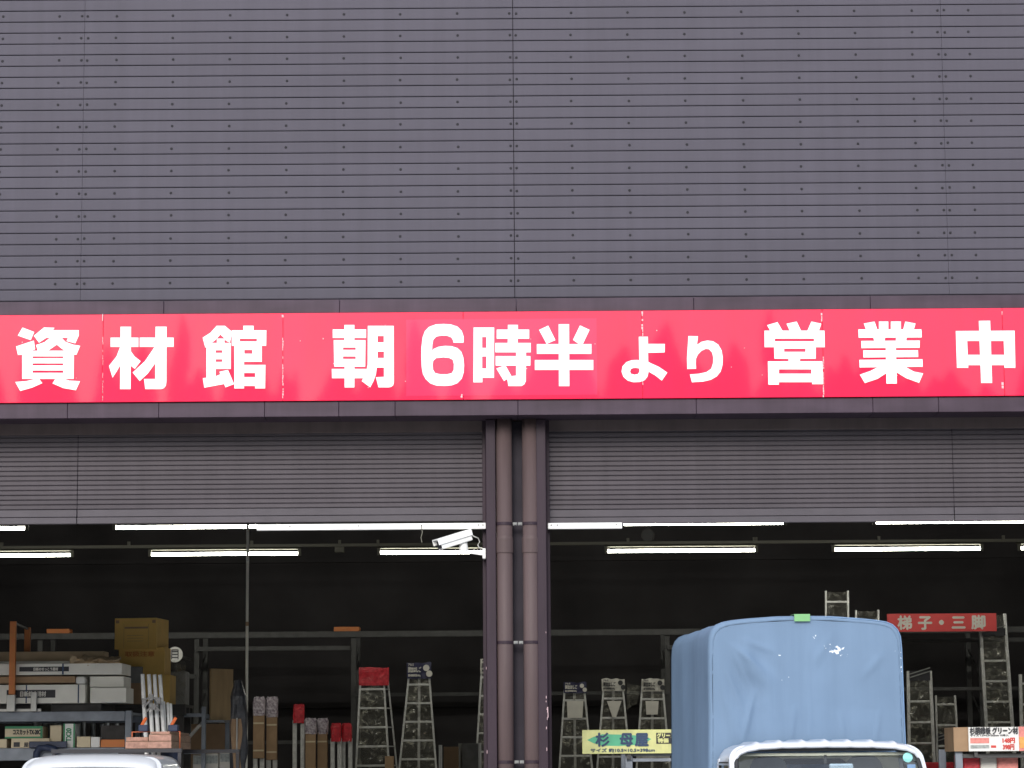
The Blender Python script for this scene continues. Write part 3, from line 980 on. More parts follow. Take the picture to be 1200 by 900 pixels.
def ladder(name, label, cat, group, lt, rt, pyt, lb, rb, rungs, Y, lean, cap=None, third=False, mesh=None, wrap='film', rail_w=0.03, wrap_top=None, flap=False, note=None):
    """rails through the points seen at the top (lt, rt, pyt) and at picture height 895 (lb, rb), carried on to the floor"""
    SEED[0] += 1
    a, b = at(lt, pyt, Y), at(rt, pyt, Y)
    c, d = at(lb, 895, Y), at(rb, 895, Y)
    zt_ = a.z
    cx = (a.x + b.x) / 2
    xl = lambda z: a.x + (c.x - a.x) * (a.z - z) / (a.z - c.z) - cx
    xr = lambda z: b.x + (d.x - b.x) * (b.z - z) / (b.z - d.z) - cx
    yy = lambda z: -lean * (1 - z / zt_)
    t = thing(name, label, cat, (cx, Y, 0.006), 0, group)
    P = lambda f, z: Vector((f(z), yy(z), z))
    MB().bar(P(xl, 0), P(xl, zt_), rail_w, 0.06).build('rail', 'alu', t, bevel=0.003)
    MB().bar(P(xr, 0), P(xr, zt_), rail_w, 0.06).build('rail', 'alu', t, bevel=0.003)
    py0, step = rungs
    z = Z(py0, Y)
    dz = step * (Y + 21) / F
    while z > 0.12:
        MB().box(xl(z) + rail_w / 2, xr(z) - rail_w / 2, yy(z) - 0.03, yy(z) + 0.03, z - 0.016, z + 0.016).build('rung', 'alu', t, bevel=0.003)
        z -= dz
    if third:
        x3 = lambda z: xr(z) + 0.075 + 0.02 * (zt_ - z)
        MB().bar((xr(zt_ - .15) + 0.06, 0.12, zt_ - .15), (xr(0) + 0.16, 0.35, 0.0), 0.026, 0.04).build('prop_leg', 'alu', t, bevel=0.003)
        mm = MB()
        z = Z(py0, Y)
        for k in range(7):
            xa = xr(z) + 0.015
            f_ = (zt_ - .15 - z) / (zt_ - .15)
            xb = xr(zt_ - .15) + 0.06 + (xr(0) + 0.16 - xr(zt_ - .15) - 0.06) * f_
            if z > 0.1:
                mm.bar((xa, yy(z), z), (xb, 0.12 + 0.23 * f_, z), 0.02, 0.02)
            z -= dz
        mm.build('spreader', 'alu', t)
    elif cat == 'step ladder':
        MB().bar(((xl(zt_) + xr(zt_)) / 2, 0.04, zt_ - .1), ((xl(0) + xr(0)) / 2, 0.5, 0.0), 0.04, 0.03).build('prop_leg', 'alu', t, bevel=0.003)
    zw = Z(wrap_top, Y) if wrap_top else zt_ - 0.02
    m = MB()
    crinkle(m, lambda z: xl(z) + 0.008, lambda z: xr(z) - 0.008, 0.3, zw, yy, 0.035, 7, 64, SEED[0] * 3.3)
    m.build('plastic_wrap', wrap, t)
    if mesh:
        for (ya, yb) in mesh:
            za, zb_ = Z(ya, Y), Z(yb, Y)
            mm = MB()
            w0, w1 = xl(za) + 0.012, xr(za) - 0.012
            ns = max(3, int(abs(za - zb_) / 0.05))
            for i in range(2, ns):
                z0 = zb_ + (za - zb_) * i / ns
                mm.bar((w0, yy(z0) - 0.072, z0), (w1, yy(z0) - 0.072, z0 + 0.10), 0.018, 0.006, side=(0, 0, 1))
            MB().box(w0, w1, yy(za) - 0.064, yy(za) - 0.058, za, zb_ + .06).build('net_backing', 'label_black', t)
            mm.build('foam_net', 'grey_box', t)
    if cap:
        kind, c0, c1, r0, r1 = cap
        p0, p1 = at(c0, r1, Y), at(c1, r0, Y)
        x0, x1, z0, z1 = p0.x - cx, p1.x - cx, p0.z, p1.z
        ym = yy((z0 + z1) / 2) - 0.06
        mm = MB()
        sd = SEED[0]

        def fn(u, v):
            n = noise.noise(Vector((u * 4 + sd, v * 3, sd * .7)))
            skew = 0.03 * n
            return Vector((x0 + (x1 - x0) * u + skew * (v - .5) * .6, ym - 0.02 + 0.02 * n, z0 + (z1 - z0) * v + 0.018 * n * (v > .95)))
        mm.grid(fn, 12, 8)
        o = mm.build('cap_wrapping' if kind == 'red' else 'header_label', {'red': 'red_sheet', 'navy': 'label_navy', 'white': 'label_white'}[kind], t)
        so_ = o.modifiers.new('thick', 'SOLIDIFY')
        so_.thickness = 0.004
        so_.offset = 1
        if kind != 'red':
            w, h = x1 - x0, z1 - z0
            mm = MB()
            pl = lambda u, v, dd: Vector((x0 + 0.025 + u, ym - 0.052 - dd, z0 + v))
            ink = 'label_white' if kind == 'navy' else 'ink'
            text_into(mm, '脚立はしご', h * 0.36, lambda u, v, dd: pl(u, v + h * .42, dd), bold=0.004, width=w * 0.52)
            text_into(mm, 'アルミ', h * 0.18, lambda u, v, dd: pl(u, v + h * .80, dd), bold=0.002, width=w * 0.22)
            text_into(mm, '最大使用質量100kg', h * 0.16, lambda u, v, dd: pl(u, v + h * .14, dd), bold=0.002, width=w * 0.5)
            mm.build('label_print', ink, o)
            mm = MB()
            for (u, v) in ((0.80, 0.66), (0.92, 0.30)):
                cxm, czm = x0 + w * u, z0 + h * v
                mm.tube([(cxm, ym - 0.052, czm), (cxm, ym - 0.055, czm)], h * 0.20, 16)
            mm.build('label_mark', 'label_white' if kind == 'navy' else 'ink', o)
    if note:
        kind, c0, c1, r0, r1 = note
        p0, p1 = at(c0, r1, Y), at(c1, r0, Y)
        x0, x1 = p0.x - cx, p1.x - cx
        ym = yy(p0.z) - 0.075
        mm = MB()
        if kind == 'paper':
            mm.poly([(x0, p0.z), (x1, p0.z), (x1 + .02, p1.z), (x0 - .01, p1.z)], [], lambda u, v, d: Vector((u, ym - d, v)), 0.003)
        else:
            mm.poly([((x0 + x1) / 2 - .03, p0.z), ((x0 + x1) / 2 + .03, p0.z), (x1, p1.z), (x0, p1.z)], [], lambda u, v, d: Vector((u, ym - d, v)), 0.003)
        mm.build('leaflet', 'label_white', t)
    if flap:
        p0 = at(rt + 2, pyt + 3, Y)
        mm = MB()

        def fn2(u, v):
            n = noise.noise(Vector((u * 4, v * 5, 3.3)))
            return Vector((p0.x - cx + (0.05 + 0.22 * u) * (1 - .25 * v), -0.06 + 0.05 * n, p0.z - 0.42 * v * (1 - .35 * u) - .05 * u))
        mm.grid(fn2, 8, 10)
        mm.build('loose_film', 'film', t)
    return t


GS = 'film-wrapped tripod step ladders on the back rack'
GE = 'film-wrapped straight ladders on the back rack'
ladder('step_ladder', 'silver step ladder with a red plastic wrapped top and third leg', 'step ladder', GS, 423, 449, 785, 418, 456, (807, 22), 21.6, 0.25,
       cap=('red', 421, 456, 783, 804), third=True)
ladder('step_ladder', 'silver tapering step ladder with navy header label, left of the column', 'step ladder', GS, 480.5, 502, 780, 469, 511, (802, 21.5), 21.6, 0.25,
       cap=('navy', 477, 505.5, 777, 796))
ladder('step_ladder', 'step ladder with pale label half hidden by the column edge', 'step ladder', GS, 565, 591, 776, 558, 599, (794, 21.5), 21.6, 0.25,
       cap=('white', 563, 592, 773, 790))
ladder('step_ladder', 'step ladder with navy header label, right of the column', 'step ladder', GS, 662, 684, 803, 655.8, 693, (821.7, 21.3), 21.6, 0.25,
       cap=('navy', 660.5, 687, 800, 813), note=('paper', 665, 682, 822, 842))
ladder('step_ladder', 'step ladder with white label and a loose flap of film at its top', 'step ladder', GS, 708, 729, 798, 700, 738, (820, 22.3), 21.6, 0.25,
       cap=('white', 705, 732, 796, 810.5), flap=True, note=('cone', 711, 728, 822, 841))
ladder('step_ladder', 'step ladder with white label close beside the blue canvas', 'step ladder', GS, 753, 776, 798, 746, 784, (821, 22.2), 21.6, 0.25,
       cap=('white', 752, 778, 796, 811), note=('paper', 757, 770, 822, 838))
ladder('straight_ladder', 'tallest silver ladder rising behind the top of the blue canvas', 'ladder', GE, 967.6, 993.5, 693, 966, 995, (708.6, 25), 21.6, 0.3)
ladder('straight_ladder', 'ladder whose tip just shows above the blue canvas, beside the red board', 'ladder', GE, 1003, 1029, 715.5, 1001, 1031, (733, 25), 21.6, 0.3)
ladder('straight_ladder', 'bright silver ladder with black foam netting, directly right of the canvas', 'ladder', GE, 1064, 1090, 787, 1064, 1093, (826, 24), 21.5, 0.3, mesh=((790, 806),), rail_w=0.05)
ladder('straight_ladder', 'short ladder with black netting low down, between two taller ladders', 'ladder', GE, 1096.5, 1119, 815.7, 1097, 1122, (829.6, 24), 21.6, 0.3, mesh=((864, 880),))
ladder('straight_ladder', 'tall ladder with black netting whose top passes behind the red board', 'ladder', GE, 1148, 1177, 720, 1156, 1187, (779, 23.7), 21.65, 0.3, mesh=((741, 754),), rail_w=0.05)
ladder('straight_ladder', 'ladder cut off by the right edge of the picture', 'ladder', GE, 1195.5, 1222, 791, 1196, 1224, (806, 24), 21.6, 0.3, rail_w=0.05)

# red hanging board 梯子・三脚
YR = 21.15
p0, p1 = at(1040, 740.5, YR), at(1167.5, 718.5, YR)
RS = thing('aisle_sign', 'red board with pale Japanese lettering over the ladders', 'sign', (p0.x, YR, p0.z))
W_, H_ = p1.x - p0.x, p1.z - p0.z
MB().box(0, W_, 0, 0.03, 0, H_).build('board', 'red_board', RS, bevel=0.003)
for (ch, px) in (('梯', 1060.2), ('子', 1084), ('・', 1103.2), ('三', 1123.2), ('脚', 1146.5)):
    x = X(px, YR, 730) - p0.x
    sz = 0.235 if ch != '・' else 0.30
    mb = MB()
    text_into(mb, ch, sz, lambda u, v, d, x=x, sz=sz: Vector((x + u, -0.002 - d, H_ * 0.5 - sz * 0.375 + v)), bold=0.009, center=True)
    mb.build('character', 'label_white', RS)
for x in (0.12, W_ - 0.25):
    MB().box(x, x + 0.03, 0.031, 0.80, 0.04, 0.07).build('bracket', 'rack', RS)

# ================================================================ packed telescopic ladders
GT = 'slim packed goods standing along the back rack'


def packed(label, px0, px1, pyt, Y, kind, film_h=20, body_bot=None, pole_px=None):
    a, b = at(px0, pyt, Y), at(px1, pyt, Y)
    cx, w, h = (a.x + b.x) / 2, b.x - a.x, a.z
    t = thing('packed_ladder' if kind == 'card' else 'pole_pack', label, 'packed ladder' if kind == 'card' else 'pole pack', (cx, Y, 0.006), 0, GT)
    zf = Z(pyt + film_h, Y)
    SEED[0] += 1
    sd = SEED[0]
    mm = MB()

    def fn(u, v):
        ang = u * 2 * math.pi
        n = noise.noise(Vector((math.cos(ang) * 2 + sd, math.sin(ang) * 2, v * 4)))
        rx, ry = w / 2 * (1 + .10 * n) * (1 - .2 * max(0, v - .85) / .15), 0.07 * (1 + .2 * n)
        ex = lambda c: math.copysign(abs(c) ** 0.5, c)
        return Vector((ex(math.cos(ang)) * rx, ex(math.sin(ang)) * ry, zf + (h - zf) * v + 0.02 * n))
    mm.grid(fn, 20, 8)
    mm.build('film_top', 'purple_film' if kind == 'card' else 'red_sheet', t)
    if kind == 'card':
        zb_ = Z(body_bot, Y) if body_bot else 0.0
        body = MB().box(-w / 2 + 0.012, w / 2 - 0.012, -0.06, 0.06, max(0.0, zb_), zf + 0.02).build('carton', 'carton_brown', t, bevel=0.004)
        mm = MB()
        for zz in (zf - 0.13, zf - 0.55):
            if zz > zb_ + .05:
                mm.box(-w / 2 + 0.014, w / 2 - 0.014, -0.063, -0.0605, zz, zz + 0.025)
        mm.build('tape', 'cream', body)
        if body_bot:
            for s in (-1, 1):
                MB().box(s * w * .27 - 0.035, s * w * .27 + 0.035, -0.03, 0.03, 0, zb_ - 0.001).build('leg', 'alu', t, bevel=0.004)
    else:
        for s in (-1, 1):
            MB().box(s * w * .34 - 0.033, s * w * .34 + 0.033, -0.03, 0.03, 0, zf + 0.05).build('pole', 'alu', t, bevel=0.006)


packed('tall brown packed ladder with purple film top, next to the wrapped roll', 296.5, 311, 817, 20.5, 'card', 20, 887)
packed('tall brown packed ladder with purple film top, right one of its pair', 312, 326, 817, 20.6, 'card', 22, 889)
packed('silver pole pack with the tallest red wrapped top', 343.5, 357, 826, 20.5, 'red', 20)
packed('short brown packed ladder beside the tallest red pole pack', 357.5, 371, 842, 20.5, 'card', 17)
packed('short brown packed ladder beside the two low red pole packs', 371.5, 385, 842, 20.6, 'card', 17)
packed('low silver pole pack with red top, left one of the close pair', 388, 400, 848, 20.5, 'red', 20)
packed('low silver pole pack with red top, nearest the red-topped step ladder', 400.5, 412.5, 848, 20.6, 'red', 20)


# ================================================================ left: nearer rack with long cartons
def carton(name, label, cat, px0, px1, pyt, pyb, Y, dep, m, group=None, rz=0.0, bev=0.004, zbase=None):
    a, b = at(px0, pyb, Y), at(px1, pyt, Y)
    zb_ = a.z if zbase is None else zbase
    t = thing(name, label, cat, ((a.x + b.x) / 2, Y, zb_), rz, group)
    w, h = (b.x - a.x) / 2, b.z - zb_
    MB().box(-w, w, 0, dep, 0.0005, h - 0.0005).build('carton_body' if 'carton' in name or 'box' in name else 'body', m, t, bevel=bev)
    t['_w'] = w
    t['_h'] = h
    return t


YL = 4.7
LR = thing('steel_shelving', 'blue-grey steel shelving behind the white truck roof', 'shelving', (0, YL, 0))
zS1, zS1b = Z(830, YL), Z(841.5, YL)
zS2, zS2b = Z(872.5, YL), Z(887, YL)
xl_, xr_ = X(-190, YL), X(154, YL, 850)
pw = X(154, YL) - X(146.5, YL)
for yy in (0, 1.15):
    for x in (xl_, xr_ - pw):
        MB().box(x, x + pw, yy, yy + 0.07, 0.006, zS1 + 0.004).build('post', 'rack_blue', LR, bevel=0.005)
for yy in (-0.004, 1.164):
    MB().box(xl_ + pw + 0.002, xr_ - pw - 0.002, yy, yy + 0.05, zS1b, zS1).build('beam', 'rack_blue', LR, bevel=0.006)
    MB().box(xl_ + pw + 0.002, xr_ - pw - 0.002, yy, yy + 0.05, zS2b, zS2).build('beam', 'rack_blue', LR, bevel=0.006)
MB().box(xl_ + .05, xr_ - .05, 0.05, 1.16, zS1 - 0.03, zS1 - 0.005).build('shelf', 'rack_blue', LR)
MB().box(xl_ + .05, xr_ - .05, 0.05, 1.16, zS2 - 0.03, zS2 - 0.005).build('shelf', 'rack_blue', LR)

GLC = 'long cartons stacked on the blue-grey shelving'
zd = zS1 + 0.001
for k, (pa, pb) in enumerate(((-120, -60), (-30, 40), (60, 118))):
    a, b = X(pa, YL), X(pb, YL)
    o = MB().box(-(b - a) / 2, (b - a) / 2, -0.45, 0.45, 0, Z(820.5, YL) - zd).build('wooden_batten', 'dark_box', None, bevel=0.004, loc=((a + b) / 2, YL + 0.55, zd))
    tag(o, ('dark timber batten under the labelled white carton', 'dark timber batten behind the orange upright', 'dark timber batten under the right short cartons')[k], 'batten', 'timber battens under the long cartons')


def blabel(t, u0, u1, v0, v1, s, tw, px_c, inkm='label_white'):
    """black printed strip with pale writing on a long carton's front"""
    o = MB().box(u0, u1, -0.003, -0.0006, v0, v1).build('label_strip', 'label_black', t)
    m = MB()
    h = v1 - v0
    text_into(m, s, h * 0.72, lambda u, v, d: Vector((px_c + u, -0.0035 - d, v0 + h * .22 + v)), bold=0.002, center=True, width=tw)
    m.build('lettering', inkm, o)


zc = Z(820.3, YL)
t = carton('long_carton', 'lowest white long carton with a black printed strip, under the brown one', 'carton', -140, 100, 802, 816, YL, 0.5, 'carton_white', GLC, zbase=zc)
u = lambda px: X(px, YL, 808) - t.location.x
h5 = t['_h']
blabel(t, u(8), u(65), h5 * .30, h5 * .72, '日新総合建材', u(54) - u(24), u(39))
for px in (31, 92):
    MB().box(u(px) - .006, u(px) + .006, -0.005, -0.0033, 0.002, h5 - 0.002).build('binding_tape', 'ink_blue', t)
t4 = carton('long_carton', 'bare brown long carton between the two printed white ones', 'carton', -140, 88, 792.3, 802, YL + .02, 0.5, 'carton_brown', GLC)
t3 = carton('long_carton', 'widest white long carton with a black printed strip, on top of the stack', 'carton', -140, 143, 777, 792.2, YL - .01, 0.6, 'carton_white', GLC)
u = lambda px: X(px, YL, 785) - t3.location.x
h3 = t3['_h']
blabel(t3, u(23), u(81), h3 * .30, h3 * .72, '日新のせっこう建材', u(68.5) - u(40), u(54))
MB().box(u(74) - .008, u(74) + .008, -0.006, -0.0036, 0.002, h3 - 0.002).build('binding_tape', 'ink_blue', t3)
t6 = carton('short_carton', 'upper pale short carton at the stack end beside the yellow-brown boxes', 'carton', 105, 145, 792.4, 805.3, YL + .1, 0.5, 'carton_white', GLC)
t7 = carton('short_carton', 'lower pale short carton at the right stack end, on the batten', 'carton', 105.5, 148, 805.5, 820.3, YL + .05, 0.5, 'carton_white', GLC, zbase=zc)
o = carton('wrapped_block', 'small crumpled white parcel on the end of the lowest printed carton', 'parcel', 88.5, 99.5, 792.6, 801.8, YL, 0.3, 'paper', bev=0.02)
# strips and torn wrapping on top
t2 = thing('strip_bundle', 'bundle of thin pale trim strips on the top carton', 'trim strips', (X(-30, YL), YL, Z(776.9, YL)), 0)
hh = Z(770, YL) - Z(776.9, YL)
for k in range(4):
    MB().box(-1.1, X(82 + 2 * (k % 2), YL) - X(-30, YL), 0.02 + k * 0.07, 0.08 + k * 0.07, 0.001, hh * (0.55 + 0.45 * ((k * 7) % 3) / 2)).build('strip', 'carton_white', t2, bevel=0.003)
t1 = carton('flat_carton', 'flat brown carton lying behind the pale strips, topmost of stack', 'carton', -140, 122, 763, 776.9, YL + .34, 0.3, 'card_pale', GLC)
m = MB()


def torn(u, v):
    n = noise.noise(Vector((u * 6, v * 4, 1.2)))
    n2 = noise.noise(Vector((u * 15, v * 9, 4.2)))
    x = X(82, YL) + (X(140, YL) - X(82, YL)) * u
    zt2 = Z(762, YL) - 0.03 * u
    return Vector((x, YL + 0.02 + 0.06 * n + .03 * n2 + 0.26 * max(0, v - .6), Z(776.5, YL) + (zt2 - Z(776.5, YL)) * min(1, v / .6) * (0.75 + .5 * n)))


m.grid(torn, 16, 10)
o = m.build('torn_wrapping', 'card_pale')
so_ = o.modifiers.new('thick', 'SOLIDIFY')
so_.thickness = 0.004
tag(o, 'torn brown packing paper crumpled over the right end of the stack', 'packing paper')

# orange bracket standing in front of the cartons
a = at(14, 818, YL - .08)
t = thing('stop_bracket', 'rusty orange upright bracket holding the stacked long cartons', 'bracket', (a.x, YL - .08, zS1 + 0.002))
w_ = 0.058
zt3, zt4 = Z(724, YL - .08), Z(731, YL + .6)
z0_ = zS1 + 0.002
xx = X(31.5, YL + .6, 740) - a.x
MB().box(-w_ / 2, w_ / 2, -0.025, 0.025, 0.16, zt3 - z0_).build('upright', 'rust_orange', t, bevel=0.004)
MB().box(xx - w_ / 2, xx + w_ / 2, 0.70, 0.75, 0.0, zt4 - z0_).build('upright', 'rust_orange', t, bevel=0.004)
MB().bar((0, 0.026, zt3 - z0_ - .015), (xx, 0.699, zt4 - z0_ - .015), 0.02, 0.02).build('crossbar', 'rack', t)
MB().box(-0.045, 0.035, -0.035, 0.03, 0.0, 0.159).build('foot_plate', 'galv', t, bevel=0.004)
a = at(39.5, 826, YL - .05)
o = MB().box(-0.028, 0.028, -0.02, 0.02, 0, Z(807, YL) - zS1 - .002).build('steel_stop', 'galv', None, bevel=0.004, loc=(a.x, YL - .04, zS1 + .002))
tag(o, 'short grey steel stop in front of the lowest printed carton', 'stop')
a = at(-10, 826, YL)
o = MB().box(-0.9, X(50, YL) - X(-10, YL), -0.004, 0.03, 0, 0.028).build('metal_strip', 'galv', None, bevel=0.003, loc=(X(-10, YL), YL - .012, zS1 + .001))
tag(o, 'thin bright metal strip along the front of the upper shelf', 'metal strip')

# goods on the lower shelf
zs = zS2 + 0.001


def lbox(label, px0, px1, pyt, dep, m, Y=YL + .05, group='small boxes on the lower shelf', base=zs, name='small_carton'):
    return carton(name, label, 'box', px0, px1, pyt, 872, Y, dep, m, group, zbase=base)


t = lbox('cream box printed with logo, flat at the bottom of the lower shelf', 13, 58, 865, 0.3, 'cream', Y=YL - .0)
m = MB()
text_into(m, '屋根下地材', 0.05, lambda u, v, d: Vector((-.06 + u, -0.002 - d, 0.012 + v)), bold=0.001, width=0.22)
m.box(-.16, -.10, -0.003, -0.0008, 0.01, 0.055)
m.build('lettering', 'ink', t)
ztop = zs + t['_h']
t = lbox('cream and green box lettered across its front, on the lower shelf', 5.5, 50, 851, 0.3, 'cream', Y=YL + .03, base=ztop)
h = t['_h']
w = t['_w']
m = MB().box(-w, w, -0.003, -0.0006, h * .80, h)
m.box(-w, w, -0.003, -0.0006, 0, h * .14)
m.box(w * .88, w, -0.003, -0.0006, h * .15, h * .79)
m.build('green_band', 'green_print', t)
m = MB()
text_into(m, 'コスカットTX-20C', h * .5, lambda u, v, d: Vector((.03 + u, -0.003 - d, h * .34 + v)), bold=0.003, center=True, width=w * 1.45)
m.build('lettering', 'ink', t)
lbox('plain cream box at the left end of the lower shelf', -12, 8, 866, 0.25, 'cream', Y=YL + .02)
lbox('upright plain cream box between the two green printed boxes', 58.5, 72, 850, 0.3, 'cream', Y=YL + .06)
t = lbox('upright white box with green edges, standing on the lower shelf', 74, 88, 848, 0.3, 'paper', Y=YL + .05)
h, w = t['_h'], t['_w']
m = MB().box(-w, -w * .72, -0.003, -0.0006, 0, h).box(w * .72, w, -0.003, -0.0006, 0, h)
m.build('green_band', 'green_print', t)
m = MB()
text_into(m, 'TX20', h * .3, lambda u, v, d: Vector((-v + .02, -0.003 - d, h * .25 + u)), bold=0.003, width=h * .55)
m.build('lettering', 'green_print', t)
lbox('low flat cream box beside the white and green box', 90, 106, 863, 0.3, 'cream', Y=YL + .02)
lbox('low flat white box beside an orange board on the lower shelf', 106.5, 117, 863.5, 0.3, 'paper', Y=YL + .02)
lbox('dark brown box standing at the right end of the lower shelf', 118, 146, 850, 0.3, 'dark_box', Y=YL + .12)
o = carton('orange_board', 'thin orange board lying at the right end of the lower shelf', 'board', 118, 146, 866.5, 872, YL + .0, 0.1, 'rust_orange', zbase=zs)
o = carton('slate_sheet', 'thin blue-grey sheet lying on the cream logo box front edge', 'sheet', 34, 78, 868.5, 872, YL - .05, 0.04, 'clamp_blue', zbase=zs)
for k in range(11):
    px = 45 + k * 9.2
    z1_ = Z(random.uniform(842.5, 846), YL + .9)
    x = X(px, YL + .8)
    o = MB().tube([(0, 0, 0), (0, 0, z1_ - zs)], 0.028, 10).build('metal_pipe', 'galv', None, smooth=False, loc=(x, YL + .75 + .1 * (k % 3), zs))
    tag(o, 'upright dull metal pipe in the dark row behind the small boxes', 'pipe', 'upright pipes at the back of the lower shelf')
o = MB().tube([(0, 0, 0.0), (0, 0.02, 0.05), (0.03, 0.0, 0.09), (0.10, 0.01, 0.10), (0.17, 0.0, 0.08), (0.20, 0, 0.03)], 0.035, 10).build('blue_rag', 'clamp_blue', None, smooth=True, loc=(X(45, YL - .08), YL - .075, Z(884, YL - .08)))
tag(o, 'dark blue rag tied on the lower beam of the shelving', 'rag')

# yellow-brown cartons behind
YC = 6.1
z0c = zS1
CT = thing('timber_pallet', 'dark timber pallet stack carrying the yellow-brown cartons', 'pallet', (X(165, YC), YC + .35, 0.006))
for zz in (0.0, Z(822, YC) - 0.12):
    for k in range(3):
        MB().box(-0.42, 0.46, -0.33 + k * 0.3, -0.25 + k * 0.3, zz, zz + 0.08).build('bearer', 'dark_box', CT)
    MB().box(-0.42, 0.46, -0.34, 0.36, zz + 0.081, zz + 0.11).build('deck', 'dark_box', CT)
for sx in (-.40, .40):
    for sy in (-.30, .30):
        MB().box(sx - .04, sx + .04, sy - .04, sy + .04, 0.112, Z(822, YC) - 0.122).build('post', 'dark_box', CT)
zb1 = Z(822, YC)
carton('brown_carton', 'dull brown carton at the bottom under the yellow-brown ones', 'carton', 138, 166, 798, 822, YC, 0.5, 'carton_brown', 'cartons stacked behind the shelving', zbase=zb1)
carton('grey_case', 'grey case wedged between pale cartons and the silver poles', 'case', 148, 166, 781, 798, YC - .12, 0.1, 'grey_box', zbase=Z(797.5, YC))
carton('brown_carton', 'tall brown carton standing under the right end of yellow-brown one', 'carton', 166.5, 199, 790.5, 822, YC, 0.5, 'card', 'cartons stacked behind the shelving', zbase=zb1)
t = carton('brown_carton', 'wide yellow-brown carton, middle of the tall stack', 'carton', 139, 193, 758, 790, YC + .02, 0.5, 'card', 'cartons stacked behind the shelving', zbase=Z(790.3, YC))
m = MB()
text_into(m, '取扱注意', 0.055, lambda u, v, d: Vector((-.17 + u, -0.003 - d, t['_h'] * .70 + v)), bold=0.001, width=0.30)
m.build('lettering', 'rust_orange', t)
t = carton('brown_carton', 'topmost yellow-brown carton with dark print, on the tall stack', 'carton', 133.5, 184, 724, 758, YC, 0.5, 'card', 'cartons stacked behind the shelving', rz=R(-7), zbase=Z(757.8, YC))
h, w = t['_h'], t['_w']
m = MB().box(-w * .52, w * .60, -0.003, -0.0006, h * .66, h * .72)
for (a_, b_) in ((-w * .95, h * .93), (w * .80, h * .93)):
    m.box(a_, a_ + .035, -0.003, -0.0006, b_ - .03, b_)
for k in range(3):
    m.box(-w * .40, w * .38, -0.0025, -0.0006, h * (.44 - .09 * k), h * (.45 - .09 * k))
m.build('print', 'carton_brown', t)
m = MB()
m.box(-w * .56, -w * .55, -0.0025, -0.0006, h * .04, h * .82).box(w * .62, w * .63, -0.0025, -0.0006, h * .04, h * .82)
m.build('fold_line', 'carton_brown', t)

# round ladder mark
YM = 20.0
p = at(205, 767, YM)
t = thing('round_sign', 'round white sign with black ladder mark on the dark rack', 'sign', p)
r = 9.0 * (YM + 21) / F
MB().tube([(0, 0, 0), (0, 0.02, 0)], r, 32).build('disc', 'paper', t)
m = MB()
m.box(-.055, -.043, -0.004, -0.0006, -.075, .075).box(.043, .055, -0.004, -0.0006, -.075, .075)
for z in (-.045, 0.0, .045, .07):
    m.box(-.042, .042, -0.0036, -0.0007, z - .008, z + .008)
m.build('mark', 'ink', t)
MB().box(-.012, .012, 0.021, 2.0, -.02, .02).build('bracket', 'rack', t)
YG = 7.6
o = carton('wrapped_goods', 'grey film-wrapped goods stacked under the round ladder sign', 'wrapped goods', 199, 217, 786, 838, YG, 0.4, 'grey_box', bev=0.02, zbase=0.006)
m = MB()
crinkle(m, lambda z: -.095, lambda z: .095, 0.4, 2.7, lambda z: -0.02, .02, 6, 30, 9.1)
m.build('plastic_wrap', 'film', o)

# mesh trolley / frame with plywood board
YQ = 6.2
t = thing('frame_trolley', 'blue-grey steel frame trolley between shelving and wrapped roll', 'trolley', (X(210, YQ), YQ, 0.006))
ux = lambda px: X(px, YQ, 850) - X(210, YQ)
zq = Z(833, YQ) - .006
for (px, hgt) in ((161, zq), (238.5, Z(826, YQ)), (260, zq - .05)):
    MB().box(ux(px) - .022, ux(px) + .022, 0 if px < 250 else .5, (0 if px < 250 else .5) + .045, 0.10, hgt).build('post', 'rack_blue', t, bevel=0.004)
MB().box(ux(161) + .023, ux(238.5) - .023, 0.004, 0.04, zq - .04, zq).build('rail', 'rack_blue', t, bevel=0.004)
MB().box(ux(161) + .023, ux(238.5) - .023, 0.004, 0.04, Z(878, YQ) - .03, Z(878, YQ)).build('rail', 'rack_blue', t, bevel=0.004)
MB().bar((ux(240), 0.05, zq - .03), (ux(260), 0.50, zq - .07), .03, .04).build('rail', 'rack_blue', t)
MB().bar((ux(205), 0.35, Z(875, YQ)), (ux(234), 0.38, Z(842, YQ)), .03, .03).build('brace', 'galv', t)
MB().box(ux(161), ux(260), 0.0, .52, 0.09, 0.12).build('deck', 'rack_blue', t)
MB().box(ux(236), ux(262), 0.06, .50, Z(841, YQ) - .03, Z(841, YQ) - .008).build('shelf', 'rack_blue', t)
for px in (164, 257):
    for y in (.06, .46):
        MB().tube([(ux(px) - .015, y, .045), (ux(px) + .015, y, .045)], .045, 14).build('caster', 'rubber', t)
a, b = at(245, 840, YQ), at(262, 783, YQ)
o = thing('plywood_board', 'tan plywood sheet leaning upright in the frame trolley', 'board', (a.x, YQ + .1, Z(841, YQ)), R(52))
MB().box(0, .32, -.012, .012, 0, b.z - Z(841, YQ)).build('sheet', 'plywood', o)
m = MB()
GP = 'small printed packs in the frame trolley'
for k, (pa, pb, pt, pb2, mm_, lab) in enumerate(((226, 240, 884, 900, 'grey_print', 'white printed pack at the left of the trolley'), (241, 256, 883, 900, 'label_white', 'white printed pack in the middle of the trolley'),
                                                (257, 277, 881, 900, 'grey_print', 'white printed pack nearest the wrapped roll'))):
    tt = carton('printed_pack', lab, 'pack', pa, pb, pt, pb2, YQ + .1, .3, 'label_white', GP, zbase=0.125)
    h, w = tt['_h'], tt['_w']
    MB().box(-w * .9, w * .9, -0.004, -0.0007, h - .10, h - .02).build('print', 'grey_print', tt)
